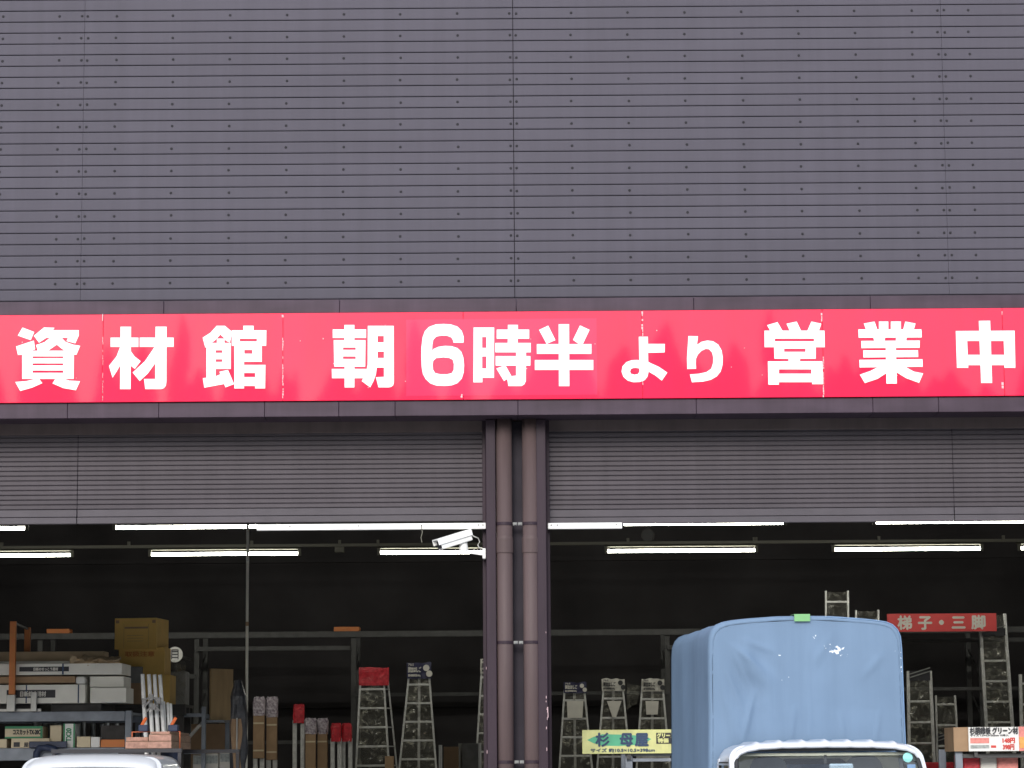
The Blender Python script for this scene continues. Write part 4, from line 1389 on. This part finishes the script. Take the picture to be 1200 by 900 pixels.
# dim brown plank stack behind trolley
o = carton('board_stack', 'dull brown boards stacked in the dark behind the frame trolley', 'boards', 205, 275, 848, 900, YQ + 2.2, .4, 'carton_brown', zbase=0.006)
o = carton('board_stack', 'dull brown board standing in the dark beside the wrapped roll', 'boards', 256, 284, 829, 900, YQ + 2.6, .1, 'carton_brown', zbase=0.006)

# wrapped roll with pole
YW = 5.6
p = at(281, 800, YW)
t = thing('wrapped_roll', 'tall bundle wrapped in dark torn plastic at the pole foot', 'wrapped bundle', (p.x, YW, 0.006))
m = MB()


def roll(u, v):
    ang = u * 2 * math.pi
    z = v * (p.z + .02)
    n = noise.noise(Vector((math.cos(ang) * 1.4, math.sin(ang) * 1.4, z * 2.2)))
    n2 = noise.noise(Vector((math.cos(ang) * 4, math.sin(ang) * 4, z * 5)))
    r_ = (.075 + .022 * n + .012 * n2) * (1 - .5 * max(0, v - .93) / .07) + .012 * (1 - v)
    return Vector((math.cos(ang) * r_ + .015 * n - .015, math.sin(ang) * r_, z))


m.grid(roll, 28, 60)
m.build('wrapping', 'dark_film', t)
m = MB()
crinkle(m, lambda z: -.06 + .015 * math.sin(z * 9), lambda z: .03 + .012 * math.sin(z * 14), .3, Z(841, YW), lambda z: -.085, .016, 5, 30, 5.5)
m.build('torn_paper', 'carton_brown', t)
m = MB()
m.tube([(-.015, -.125, .25), (-.012, -.125, Z(840, YW))], .009, 8)
m.build('inner_rod', 'galv', t)
pp = thing('upright_pole', 'thin pale pole rising from the wrapped bundle to the lamps', 'pole', (X(288, YW, 780) + .0, YW + .02, 0.006))
zpt = Z(612, YW)
MB().tube([(0, 0.09, 0.0), (.0, 0.09, zpt)], .0145, 10).build('shaft', 'pole_cream', pp, smooth=True)
MB().tube([(.0, 0.09, Z(729, YW) - .02), (.0, 0.09, Z(729, YW) + .02)], .016, 10).build('joint', 'carton_brown', pp)
MB().tube([(.0, 0.09, Z(653, YW) - .02), (.0, 0.09, Z(653, YW) + .02)], .016, 10).build('joint', 'galv', pp)

# small things left of the column
YV = 14.0
o = MB().tube([(0, 0, 0), (0, 0, Z(873, YV))], .022, 12).build('white_tube', 'sign_white', None, smooth=True, loc=(X(516.2, YV, 890), YV, 0.006))
tag(o, 'thin bright white tube standing left of the column', 'tube')
GB = 'small cartons standing left of the column'
carton('small_carton', 'brown carton with a pink label beside the white tube', 'box', 520, 537, 875, 900, YV + .4, .3, 'carton_brown', GB, zbase=0.006)
tt = carton('small_carton', 'grey-brown carton right beside the column edge', 'box', 541, 561, 871, 900, YV + .6, .3, 'grey_box', GB, zbase=0.006)
tt.rotation_euler.z = R(10)
carton('small_carton', 'brown carton at the foot of the red-topped step ladder', 'box', 451, 461, 886, 900, 20.6, .25, 'carton_brown', GB, zbase=0.006)
o = MB().tube([(0, 0, 0), (0, 0, Z(871, YV))], .018, 12).build('white_tube', 'sign_white', None, smooth=True, loc=(X(562.5, YV, 890), YV - .1, 0.006))
tag(o, 'thin bright white tube close against the column', 'tube')

# ================================================================ timber racks with price boards
YP = 2.4
t = thing('timber_rack', 'blue-grey timber rack under the yellow board beside the blue canvas', 'rack', (X(760, YP), YP, 0.006))
ux = lambda px: X(px, YP, 890) - X(760, YP)
for px in (737, 905):
    for y in (0, .9):
        MB().box(ux(px) - .032, ux(px) + .032, y, y + .05, 0, Z(884.5, YP) - .006).build('post', 'rack_blue', t, bevel=.005)
for pya, pyb in ((885, 888), (890.5, 894.5), (916, 922)):
    MB().box(ux(737) + .034, ux(905) - .034, .005, .05, Z(pyb, YP), Z(pya, YP)).build('beam', 'rack_blue', t, bevel=.003)
a, b = at(682.5, 883.5, YP - .06), at(818, 854.5, YP - .06)
Yb = thing('price_board', 'yellow board with blue lettering on a green swoosh beside the column', 'sign', (a.x, YP - .06, a.z))
W_, H_ = b.x - a.x, b.z - a.z
MB().box(0, W_, 0, .02, 0, H_).build('board', 'yellow_board', Yb, bevel=.002)
v = lambda px: X(px, YP - .06, 868) - a.x
m = MB()
n = 24
top = [(v(688 + 75 * k / n), H_ * (.60 + .22 * math.sin(math.pi * min(1, k / n * 1.3)) ** .8)) for k in range(n + 1)]
bot = [(v(688 + 75 * k / n), H_ * (.60 - .26 * math.sin(math.pi * min(1, k / n * 1.3)) ** .8)) for k in range(n + 1)]
top = [(v(688), H_ * .58), (v(695), H_ * .70), (v(706), H_ * .82), (v(725), H_ * .80), (v(745), H_ * .76), (v(758), H_ * .70), (v(763), H_ * .60)]
bot = [(v(758), H_ * .48), (v(745), H_ * .36), (v(725), H_ * .32), (v(706), H_ * .34), (v(695), H_ * .45)]
m.poly(top + bot, [], lambda uu, vv, d: Vector((uu, -.0008 - d, vv)), .001)
m.build('swoosh', 'swish_green', Yb)
m = MB()
for ch, px in (('杉', 706), ('母', 734), ('屋', 752)):
    text_into(m, ch, H_ * .60, lambda uu, vv, d, px=px: Vector((v(px) + uu, -.0035 - d, H_ * .36 + vv)), bold=.0055, center=True)
text_into(m, 'サイズ 約10.5×10.5×398cm', H_ * .17, lambda uu, vv, d: Vector((v(692) + uu, -.0035 - d, H_ * .08 + vv)), bold=.0015, width=v(767) - v(692))
m.build('lettering', 'ink_blue', Yb)
o = MB().box(v(769), W_ - .002, -.003, -.0006, H_ * .40, H_ * .86).build('label_strip', 'label_black', Yb)
m = MB()
text_into(m, 'グリーン材', H_ * .22, lambda uu, vv, d: Vector((v(770) + uu, -.0045 - d, H_ * .66 + vv)), bold=.003, width=v(796) - v(770))
text_into(m, '特価', H_ * .2, lambda uu, vv, d: Vector((v(771) + uu, -.0045 - d, H_ * .46 + vv)), bold=.003, width=.09)
m.build('lettering', 'yellow_board', o)
MB().box(v(737) - .02, v(737) + .02, .021, .058, -.05, H_ * .8).build('bracket', 'rack', Yb)
t2_ = thing('timber_stack', 'pale squared timbers lying in the rack under the yellow board', 'timber', (X(765, YP), YP + .06, Z(916, YP) + .004))
for k in range(6):
    MB().box(-.22 + k * .105, -.12 + k * .105, 0, .75, 0, .10).build('timber', 'label_white' if k % 2 else 'wood', t2_, bevel=.004)

YQ2 = 2.4
t = thing('timber_rack', 'blue-grey timber rack under the white price board at the right', 'rack', (X(1120, YQ2), YQ2, 0.006))
ux = lambda px: X(px, YQ2, 890) - X(1120, YQ2)
for px in (1124, 1290):
    for y in (0, .9):
        MB().box(ux(px) - .032, ux(px) + .032, y, y + .05, 0, Z(881.5, YQ2) - .006).build('post', 'rack_blue', t, bevel=.005)
MB().box(ux(1124) + .034, ux(1290) - .034, .005, .05, Z(893, YQ2), Z(888, YQ2)).build('beam', 'rack', t, bevel=.003)
a, b = at(1118, 881, YQ2 - .04), at(1136, 852.5, YQ2 - .04)
o = MB().box(0, b.x - a.x, 0, .5, 0, b.z - a.z).build('wooden_block', 'carton_brown', None, bevel=.004, loc=(a.x, YQ2 - .04, a.z + .002))
tag(o, 'brown timber end board beside the white price board', 'board')
a, b = at(1135.5, 880.5, YQ2 - .07), at(1300, 851, YQ2 - .07)
Pb = thing('price_board', 'white price board with black heading and red prices at the right', 'sign', (a.x, YQ2 - .07, a.z))
W_, H_ = b.x - a.x, b.z - a.z
v = lambda px: X(px, YQ2 - .07, 866) - a.x
MB().box(0, v(1194), 0, .02, 0, H_).build('board', 'paper', Pb, bevel=.002)
MB().box(v(1194) + .001, W_, 0, .02, 0, H_ * 1.01).build('board', 'pink_print', Pb, bevel=.002)
m = MB()
text_into(m, '杉胴縁板 グリーン材', H_ * .30, lambda uu, vv, d: Vector((v(1137) + uu, -.001 - d, H_ * .73 + vv)), bold=.004, width=v(1193) - v(1137))
text_into(m, 'サイズ 1.5×4.5×365cm 10本入', H_ * .10, lambda uu, vv, d: Vector((v(1137) + uu, -.001 - d, H_ * .62 + vv)), bold=.001, width=v(1182) - v(1137))
m.build('lettering', 'ink', Pb)
m = MB()
text_into(m, '148円', H_ * .25, lambda uu, vv, d: Vector((v(1175) + uu, -.001 - d, H_ * .35 + vv)), bold=.003, width=v(1189) - v(1175))
text_into(m, '398円', H_ * .25, lambda uu, vv, d: Vector((v(1175) + uu, -.001 - d, H_ * .08 + vv)), bold=.003, width=v(1188) - v(1175))
m.box(v(1161), v(1167), -.003, -.0006, H_ * .14, H_ * .24)
m.build('price', 'ink_red', Pb)
m = MB().box(v(1137), v(1159), -.003, -.0006, H_ * .33, H_ * .55)
m.build('print', 'pink_print', Pb)
m = MB().box(v(1137), v(1159), -.003, -.0006, H_ * .12, H_ * .26)
m.build('print', 'grey_print', Pb)
m = MB().box(v(1194.5), W_, -.003, -.0006, H_ * .12, H_ * .58)
m.build('print', 'orange_print', Pb)
MB().box(.05, .08, .021, .064, -.05, H_ * .8).build('bracket', 'rack', Pb)
for k, (pa, pb, mm_, lab) in enumerate(((1129, 1148, 'red_sheet', 'red wrapped goods at the left of the right-hand timber rack'), (1149, 1168, 'label_white', 'pale wrapped goods in the middle of the right-hand timber rack'), (1169, 1193, 'pink_print', 'pink wrapped goods at the right of the right-hand timber rack'))):
    carton('wrapped_goods', lab, 'wrapped goods', pa, pb, 883.5 if k != 1 else 884.5, 900, YQ2 + .15, .5, mm_, 'wrapped goods in the right timber rack', zbase=.006, bev=.015)
carton('red_pack', 'small red pack at the feet of the netted ladders', 'pack', 1068, 1118, 893, 900, 20.6, .3, 'red_sheet', None, zbase=.006, bev=.02)


# ================================================================ trucks
def rrect(hw_t, hw_b, v0, v1, rad_t, rad_b, n=8):
    """rounded outline in (x, v): half width tapers from hw_b at v0 to hw_t at v1"""
    pts = []
    for (sx, vv, hw, rad, a0) in ((1, v0, hw_b, rad_b, -90), (1, v1, hw_t, rad_t, 0), (-1, v1, hw_t, rad_t, 90), (-1, v0, hw_b, rad_b, 180)):
        cx = sx * (hw - rad)
        cv = vv + (rad if vv == v0 else -rad)
        for k in range(n + 1):
            a = R(a0 + 90 * k / n)
            pts.append((cx + rad * math.cos(a), cv + rad * math.sin(a)))
    return pts


def truck(label, loc, rz, ribs, hood, rh=1.75, wk=1.0, hd=0.0):
    """small cab-over truck, nose towards -y; rh = roof height, wk = width factor"""
    t = thing('small_truck', label, 'truck', loc, rz)
    dz = rh - 1.75
    W = .7375 * wk
    MB().box(-W, W, -1.66, -.47, .40, 1.0 + dz).build('cab_body', 'car_white', t, bevel=.05)
    # front frame: A pillars and header; sloped plane
    yb, zb_, yt, zt2 = -1.56, .98 + dz, -1.06, 1.69 + dz
    L = math.hypot(yt - yb, zt2 - zb_)

    def sl(x, v, off=0.0):
        k = v / L
        bow = .05 * (x / W) ** 2
        n = Vector((0, -(zt2 - zb_), (yt - yb))) / L
        return Vector((x, yb + (yt - yb) * k + bow, zb_ + (zt2 - zb_) * k)) + n * off
    inn = rrect(.632 * wk, .700 * wk, .02, L + .010 - hd, .09, .05)
    out = rrect(.680 * wk, W, -.02, L + .050, .125, .03)
    MB().ring([sl(x, v) for x, v in inn], [sl(x, v) for x, v in out], (0, .055, -.012)).build('windscreen_frame', 'car_white', t, smooth=False, bevel=.006)
    gl = MB()
    ctr = gl.bm.verts.new(sl(0, L / 2, .0))
    ring_ = [gl.bm.verts.new(sl(x, v, -.012)) for x, v in inn]
    ctr.co = sl(0, L / 2, -.012)
    for i in range(len(ring_)):
        gl.bm.faces.new((ctr, ring_[i], ring_[(i + 1) % len(ring_)]))
    ws = gl.build('windscreen', 'glass', t, smooth=True)
    MB().tube([sl(x, v, .002) for x, v in inn], .016, 8, closed=True).build('rubber_seal', 'rubber', ws, smooth=True)
    # roof
    prof = [(0, 0.012), (.3, .009), (.45, .002), (.56, -.014), (.62, -.040), (.655, -.085), (.675, -.15)]

    def ph(x):
        x = abs(x) / wk
        for (a, za), (b, zb2) in zip(prof[:-1], prof[1:]):
            if x <= b:
                return za + (zb2 - za) * (x - a) / (b - a)
        return prof[-1][1]

    def roof(u, v):
        x = (-.675 + 1.35 * u) * wk
        y = -1.085 - hd * .55 + (.64 + hd * .55) * v
        z = 1.745 + dz + ph(x)
        fr = max(0, 1 - (y + 1.085 + hd * .55) / (.10 + hd))
        z -= (.032 + hd * .7) * fr ** 2
        if ribs:
            q_ = abs(((x / wk) + .56) % .16 - .08)
            if abs(x) < .56 * wk and v > .03:
                z += .013 * max(0, 1 - q_ / .028)
        return Vector((x, y, z))
    o = MB().grid(roof, 160, 12).build('roof', 'car_white', t, smooth=True)
    so_ = o.modifiers.new('thick', 'SOLIDIFY')
    so_.thickness = .02
    so_.offset = -1
    MB().box(-.62 * wk, .62 * wk, -1.0, -.48, 1.655 + dz, 1.675 + dz).build('headliner', 'cab_lining', t)
    # sides: B pillars, door, window
    for s in (-1, 1):
        MB().bar((s * (W - .03), -.50, .99 + dz), (s * .645 * wk, -.485, 1.64 + dz), .05, .07).build('pillar', 'car_white', t, bevel=.01)
        d = MB().box(s * W - .004 * (s < 0), s * W + .004 * (s > 0), -1.40, -.55, .50, .975 + dz).build('door', 'car_white', t, bevel=.002)
        MB().box(s * (W + .006) - .008, s * (W + .006) + .008, -.72, -.60, .86, .89).build('door_handle', 'rubber', d, bevel=.004)
        m = MB()
        A_ = [Vector((s * (W - .02), -1.44, 1.0 + dz)), Vector((s * (W - .02), -.54, 1.0 + dz)), Vector((s * .66 * wk, -.52, 1.61 + dz)), Vector((s * .66 * wk, -1.06, 1.61 + dz))]
        m.bm.faces.new([m.bm.verts.new(p_) for p_ in A_])
        w_ = m.build('side_window', 'glass', t)
        MB().tube(A_, .013, 6, closed=True).build('window_seal', 'rubber', w_)
        # mirror
        m = MB().tube([(s * W, -1.42, 1.03 + dz), (s * (W + .10), -1.50, 1.12 + dz)], .012, 8)
        mi = m.build('mirror_arm', 'rubber', t)
        MB().box(s * (W + .10) - .06, s * (W + .10) + .06, -1.53, -1.49, 1.04 + dz, 1.22 + dz).build('mirror_head', 'rubber', mi, bevel=.015)
        # headlights, seats, wheels
        MB().box(s * .58 * wk - .11, s * .58 * wk + .11, -1.675, -1.645, .62, .76).build('headlight', 'lamp_lens', t, bevel=.02)
        st = MB().box(s * .34 - .22, s * .34 + .22, -1.05, -.72, .80, .93).build('seat', 'seat_grey', t, bevel=.05)
        MB().box(s * .34 - .21, s * .34 + .21, -.72, -.60, .90, 1.42 + dz).build('seat_back', 'seat_grey', st, bevel=.05)
        m = MB()
        m.grid(lambda u, v, s=s: Vector((s * .34 + .135 * math.copysign(abs(math.cos(u * 2 * math.pi)) ** .7, math.cos(u * 2 * math.pi)) * math.sin(max(.02, v) * math.pi * .98 + .01) ** .5,
                                         -.66 + .05 * math.sin(u * 2 * math.pi), 1.54 + dz - .11 * math.cos(v * math.pi))), 24, 12)
        m.build('headrest', 'seat_grey', st, smooth=True)
        for y in (-1.05, .95):
            wl = MB().tube([(s * (W - .17), y, .265), (s * (W - .15), y, .265), (s * (W - .03), y, .265), (s * (W - .015), y, .265)], [.24, .265, .265, .24], 28).build('wheel', 'tyre', t)
            MB().tube([(s * (W - .016), y, .265), (s * (W - .008), y, .265)], [.165, .15], 24).build('rim', 'galv', wl)
    MB().box(-W + .02, W - .02, -1.70, -1.66, .36, .54).build('bumper', 'trim_grey', t, bevel=.02)
    MB().box(-.165, .165, -1.712, -1.702, .40, .52).build('number_plate', 'yellow_board', t, bevel=.004)
    MB().box(-.45, .45, -1.672, -1.657, .66, .72).build('grille', 'rubber', t)
    # rear wall of the cab with its window
    zi0, zi1 = 1.20 + dz, 1.615 + dz
    ii = rrect(.235, .235, 0, zi1 - zi0, .05, .05)
    oo = rrect(.66 * wk, .70 * wk, -.30, zi1 - zi0 + .045, .06, .02)
    pt = lambda x, v: Vector((x, -.50, zi0 + v))
    MB().ring([pt(x, v) for x, v in ii], [pt(x, v) for x, v in oo], (0, .03, 0)).build('rear_panel', 'cab_lining', t)
    m = MB()
    m.bm.faces.new([m.bm.verts.new(pt(x, v) + Vector((0, .012, 0))) for x, v in ii])
    rw = m.build('rear_window', 'glass', t)
    MB().tube([pt(x, v) for x, v in ii], .022, 8, closed=True).build('rubber_seal', 'rubber', rw, smooth=True)
    # dashboard, wheel, mirror
    MB().box(-.64 * wk, .64 * wk, -1.50, -1.20, .86 + dz, 1.02 + dz).build('dashboard', 'trim_grey', t, bevel=.04)
    cxw = -.34
    pts = [Vector((cxw + .18 * math.cos(a), -1.16 + .09 * math.sin(a), 1.10 + dz + .155 * math.sin(a))) for a in [k * 2 * math.pi / 28 for k in range(28)]]
    sw_ = MB().tube(pts, .014, 8, closed=True).build('steering_wheel', 'rubber', t, smooth=True)
    MB().bar((cxw, -1.30, 1.0 + dz), (cxw, -1.16, 1.10 + dz), .05, .05).bar((cxw - .17, -1.16, 1.10 + dz), (cxw + .17, -1.16, 1.10 + dz), .03, .02).build('spokes', 'rubber', sw_)
    mi = MB().box(-.01, .01, -1.0, -.99, 1.60 + dz, 1.66 + dz).build('mirror_stem', 'rubber', t)
    MB().box(.02, .19, -1.035, -1.005, 1.535 + dz, 1.60 + dz).build('inner_mirror', 'mirror_face', mi, bevel=.012)
    # bed
    bd = MB().box(-W + .01, W - .01, -.42, 1.66, .58, .64).build('bed', 'car_white', t, bevel=.006)
    for s in (-1, 1):
        MB().box(s * W - .03 * (s > 0), s * W + .03 * (s < 0), -.42, 1.66, .642, .93).build('side_gate', 'car_white', bd, bevel=.006)
        MB().box(s * .42 - .05, s * .42 + .05, -.46, 1.60, .40, .578).build('chassis_rail', 'rubber', bd)
    MB().box(-W + .032, W - .032, 1.63, 1.66, .642, .93).build('tail_gate', 'car_white', bd, bevel=.006)
    return t


# truck under the blue canvas
ROT = R(4.3)
pf = at(945.5, 800, -1.9)
org = Vector((pf.x, -1.9, 0)) - Matrix.Rotation(ROT, 3, 'Z') @ Vector((0, -.37, 0))
org.z = 0
TB = truck('white small truck with tall light blue canvas hood facing the viewer', org, ROT, True, True, rh=1.724, wk=1.0)
HT = 2.632
hprof = [(0, HT), (.20, HT - .004), (.40, HT - .018), (.53, HT - .030), (.60, HT - .042), (.648, HT - .062), (.680, HT - .095), (.700, HT - .145), (.707, HT - .23), (.712, 1.9), (.722, 1.4), (.728, .94)]
full = [(-x, z) for x, z in hprof[::-1]] + hprof[1:]
# densify the outline
dens = []
for (a, b) in zip(full[:-1], full[1:]):
    n = max(1, int(math.hypot(b[0] - a[0], b[1] - a[1]) / .045))
    for k in range(n):
        dens.append((a[0] + (b[0] - a[0]) * k / n, a[1] + (b[1] - a[1]) * k / n))
dens.append(full[-1])
m = MB()
ys = [-.372, -.366, -.352, -.328] + [-.30 + k * .0488 for k in range(41)]
ins = [.040, .020, .007, 0] + [0] * 41


def tz(x, z, y, k):
    bay = (y + .35) / .667
    sag = math.sin(math.pi * (bay - math.floor(bay))) if 0 < y + .35 < 2.0 else 0
    n = noise.noise(Vector((x * 2.1, y * 2.2, z * 2.0)))
    n2 = noise.noise(Vector((x * 6, y * 4 + z * 2, z * 5)))
    c = ins[k]
    fx = x * (1 - c * 1.0)
    fz = z - c * .9 * (1 if z > 1.5 else 0)
    if z > HT - .12:
        fz -= .016 * sag
    else:
        fx *= 1 - .008 * sag
    fx += .006 * n * (1 if abs(x) > .6 else 0)
    return Vector((fx, y, fz + .004 * n + .002 * n2))


rows = []
for k, y in enumerate(ys):
    rows.append([m.bm.verts.new(tz(x, z, y, k)) for x, z in dens])
for i in range(len(rows) - 1):
    for j in range(len(dens) - 1):
        m.bm.faces.new((rows[i][j], rows[i + 1][j], rows[i + 1][j + 1], rows[i][j + 1]))
# front sheet
NU, NV = 110, 96
c0 = ins[0]


def top_at(x):
    x = abs(x)
    for (a, za), (b, zb2) in zip(hprof[:-1], hprof[1:]):
        if a <= x <= b:
            return za + (zb2 - za) * (x - a) / (b - a)
    return .94


def front_sheet(u, v):
    # v along height; u across within the outline at that height
    z = .94 + (HT - .94) * v
    # half width at this height
    hw = .728
    for (a, za), (b, zb2) in zip(hprof[:-1], hprof[1:]):
        if zb2 <= z <= za:
            hw = a + (b - a) * (za - z) / max(1e-6, za - zb2)
            break
    hw = max(hw, .001)
    x = (-1 + 2 * u) * hw
    e = min(1.0, min(u, 1 - u) * 5) * min(1, (1 - v) * 6)
    e = e * e * (3 - 2 * e)
    # folds falling from the upper left corner
    d = (x + .70) * .85 + (HT - z) * -.52
    fold = math.sin(d * 24 + 2.2 * noise.noise(Vector((x * 3, 0, z * 3)))) * math.exp(-((x + .42) / .16) ** 2) * math.exp(-((z - 2.25) / .26) ** 2)
    d2 = (x + .52) * 1.0 + (z - 1.8) * .33
    fold += 1.1 * math.exp(-(d2 / .045) ** 2) * math.exp(-((z - 1.95) / .35) ** 2)
    fold += .8 * math.exp(-((x + .62 + (z - 1.9) * .12) / .03) ** 2) * math.exp(-((z - 1.9) / .4) ** 2)
    for (ax_, az_, bx_, bz_, wd, am) in ((-.64, 2.52, -.30, 2.24, .020, .75), (-.60, 2.50, -.42, 2.10, .016, .6), (-.66, 2.40, -.47, 1.95, .018, .7),
                                         (-.50, 2.50, -.22, 2.40, .018, .5), (-.64, 2.2, -.56, 1.7, .020, .8), (-.40, 2.12, -.50, 1.75, .022, .6), (.20, 2.55, .05, 2.30, .03, .35), (.62, 2.42, .40, 2.2, .03, .4),
                                         (.55, 2.0, .50, 1.7, .02, .3), (-.1, 2.0, -.14, 1.72, .02, .3), (.25, 1.95, .27, 1.72, .02, .3)):
        lx, lz = bx_ - ax_, bz_ - az_
        tt_ = max(0, min(1, ((x - ax_) * lx + (z - az_) * lz) / (lx * lx + lz * lz)))
        dd = math.hypot(x - ax_ - lx * tt_, z - az_ - lz * tt_)
        fold += am * math.exp(-(dd / wd) ** 2) * math.sin(math.pi * min(1, .12 + tt_ * .88))
    seam = .35 * math.exp(-((x - .01) / .008) ** 2)
    low = .6 * noise.noise(Vector((x * 3.2, 1.3, z * 1.1))) + .45 * noise.noise(Vector((x * 9, 4.3, z * 1.6))) * (1 if z < 2.0 else .4)
    y = -.37 - e * (.030 * fold + .010 * seam + .018 * low + .012)
    return Vector((x * (1 - c0), y, z - c0 * .9 * (1 if z > 1.5 else 0)))


m.grid(front_sheet, NU, NV)
bmesh.ops.remove_doubles(m.bm, verts=m.bm.verts[:], dist=.004)
hood = m.build('canvas_hood', 'tarp', TB, smooth=True)
so_ = hood.modifiers.new('thick', 'SOLIDIFY')
so_.thickness = .003
m = MB()
pts = [Vector((x * (1 - .012), -.362, z - .012 * .9)) for x, z in dens if z > 1.2 and x > .1]
m.tube(pts, .0045, 6)
m.build('piping', 'piping', hood, smooth=True)
m = MB()
for (dx, zz) in ((0, 0),):
    m.grid(lambda u, v: Vector((-.085 + .115 * u, -.392 if v < .75 else -.392 + (v - .75) * .6, HT - .045 + .050 * min(1, v / .75))), 4, 8)
o = m.build('tape', 'tape_green', hood)
so_ = o.modifiers.new('thick', 'SOLIDIFY')
so_.thickness = .003
so_.offset = 1
m = MB()
for sgn in (-1, 1):
    for y in (-.3, .36, 1.02, 1.6):
        m.tube([(sgn * .69, y, .66), (sgn * .69, y, 2.42), (sgn * .66, y, 2.52), (sgn * .58, y, 2.56), (0, y, 2.60)], .014, 8)
m.build('hoop', 'galv', hood)
for (px, mm_, w, h, zz) in ((0, 'sticker_teal', .030, .03, 1.612), (1, 'piping', .032, .05, 1.535)):
    ky = -1.56 + .5 * ((zz - .954) / .71)
    m = MB()
    if px == 0:
        m.tube([(.565, ky + .040, zz), (.565, ky + .043, zz)], .034, 18)
    else:
        m.box(.548, .605, ky + .040, ky + .043, zz - .045, zz + .030)
    m.build('sticker', mm_, TB)

# white truck standing in the left opening
pf = at(112, 886, 1.15)
TA = truck('white small truck in the left opening, only its roof in view', (pf.x + .12, 2.25, 0), R(-9), False, False, rh=1.685, wk=.89, hd=.10)
for y in (-.36, 1.55):
    m = MB()
    for q_ in (-1, 1):
        m.bar((q_ * .56, y, .645), (q_ * .56, y, 1.70), .03, .03)
    m.box(-.58, .58, y - .02, y + .02, 1.702, 1.735)
    m.build('load_frame', 'label_black', TA)
mw = Matrix.Translation(TA.location) @ Matrix.Rotation(R(-9), 4, 'Z')
TAi = mw


def on_truck(x, y, z):
    return mw @ Vector((x, y, z))


p = on_truck(.135, .55, 1.737)
LB = thing('lumber_bundle', 'reddish sawn lumber bundle strapped on the white truck', 'lumber', p, R(1.0))
tl = 1.6
for i, (x0, x1, z0, z1, y0) in enumerate(((-.24, -.04, .0, .062, .1), (-.24, -.05, .064, .10, .15), (-.035, .17, .0, .06, 0), (-.03, .165, .062, .12, .02), (-.02, .15, .122, .145, .05))):
    b = MB().box(x0, x1, -tl / 2 + y0, tl / 2 + y0, z0, z1).build('plank', 'wood', LB, bevel=.004)
    MB().box(x0 + .003, x1 - .003, -tl / 2 + y0 - .003, -tl / 2 + y0 - .0005, z0 + .003, z1 - .003).build('end_grain', 'wood_end', b)
for y in (-.2,):
    m = MB()
    o_ = [(-.25, -.004), (.178, -.004), (.178, .152), (-.25, .152)]
    i_ = [(-.244, .002), (.172, .002), (.172, .147), (-.244, .147)]
    m.ring([Vector((x, y, z)) for x, z in i_], [Vector((x, y, z)) for x, z in o_], (0, .04, 0))
    m.build('strap', 'strap', LB)
for (x, y) in ((-.13, -.3), (.12, -.2)):
    p = LB.matrix_basis @ Vector((x, y, .150))
    c = thing('ratchet_clamp', 'dark clamp with an orange handle on the lumber, ' + ('left one' if x < 0 else 'right one'), 'clamp', p, R(-13), 'clamps on the lumber bundle')
    MB().box(-.045, .045, -.03, .03, 0, .06).build('clamp_body', 'clamp_blue', c, bevel=.01)
    MB().bar((-.02, 0, .055), (.03, -.03, .12), .028, .03).build('handle', 'strap', c, bevel=.006)
p = on_truck(.31, .2, 1.56)
o = MB().grid(lambda u, v: Vector((.085 * math.cos(u * 6.283) * (1 + .2 * noise.noise(Vector((u * 5, v * 3, 2)))), .07 * math.sin(u * 6.283), .16 * v + .02 * math.sin(u * 20))), 24, 8).build('blue_bag', 'clamp_blue', None, loc=p)
tag(o, 'dark blue bag hanging under the lumber on the white truck', 'bag')
# bundle of aluminium legs standing in the bed
p = on_truck(.42, .95, .645)
AL = thing('pole_bundle', 'four shiny aluminium poles standing in the truck load', 'pole bundle', p)
sc_ = (21 + 3.6) / F
for k, px in enumerate((167, 174.5, 181, 187.5)):
    top = at(px, 790 + k * .3, 3.6 + .03 * k)
    bot = Vector((top.x + .12 + .01 * k, 3.55, .66))
    MB().tube([bot - p, top - p], .019, 12).build('pole', 'pole_bright', AL, smooth=True)
m = MB()
for (x0, y0, x1, y1) in ((167, 822, 177, 816), (177, 816, 188, 822), (171, 834, 181, 826), (181, 826, 187, 833), (169, 828, 175, 822)):
    m.bar(at(x0, y0, 3.50) - p, at(x1, y1, 3.50) - p, .017, .02)
for (x, y) in ((169, 822), (177, 817), (186, 821), (180, 828)):
    c = at(x, y, 3.50) - p
    m.box(c.x - .018, c.x + .018, c.y - .02, c.y + .05, c.z - .028, c.z + .028)
m.build('joint_head', 'joint_grey', AL)
for px in (192, 196.5, 200):
    top = at(px, 822 + (px - 192) * .3, 3.7)
    MB().tube([Vector((top.x + .10, 3.62, .66)) - p, top - p], .013, 10).build('pole', 'pole_bright', AL, smooth=True)
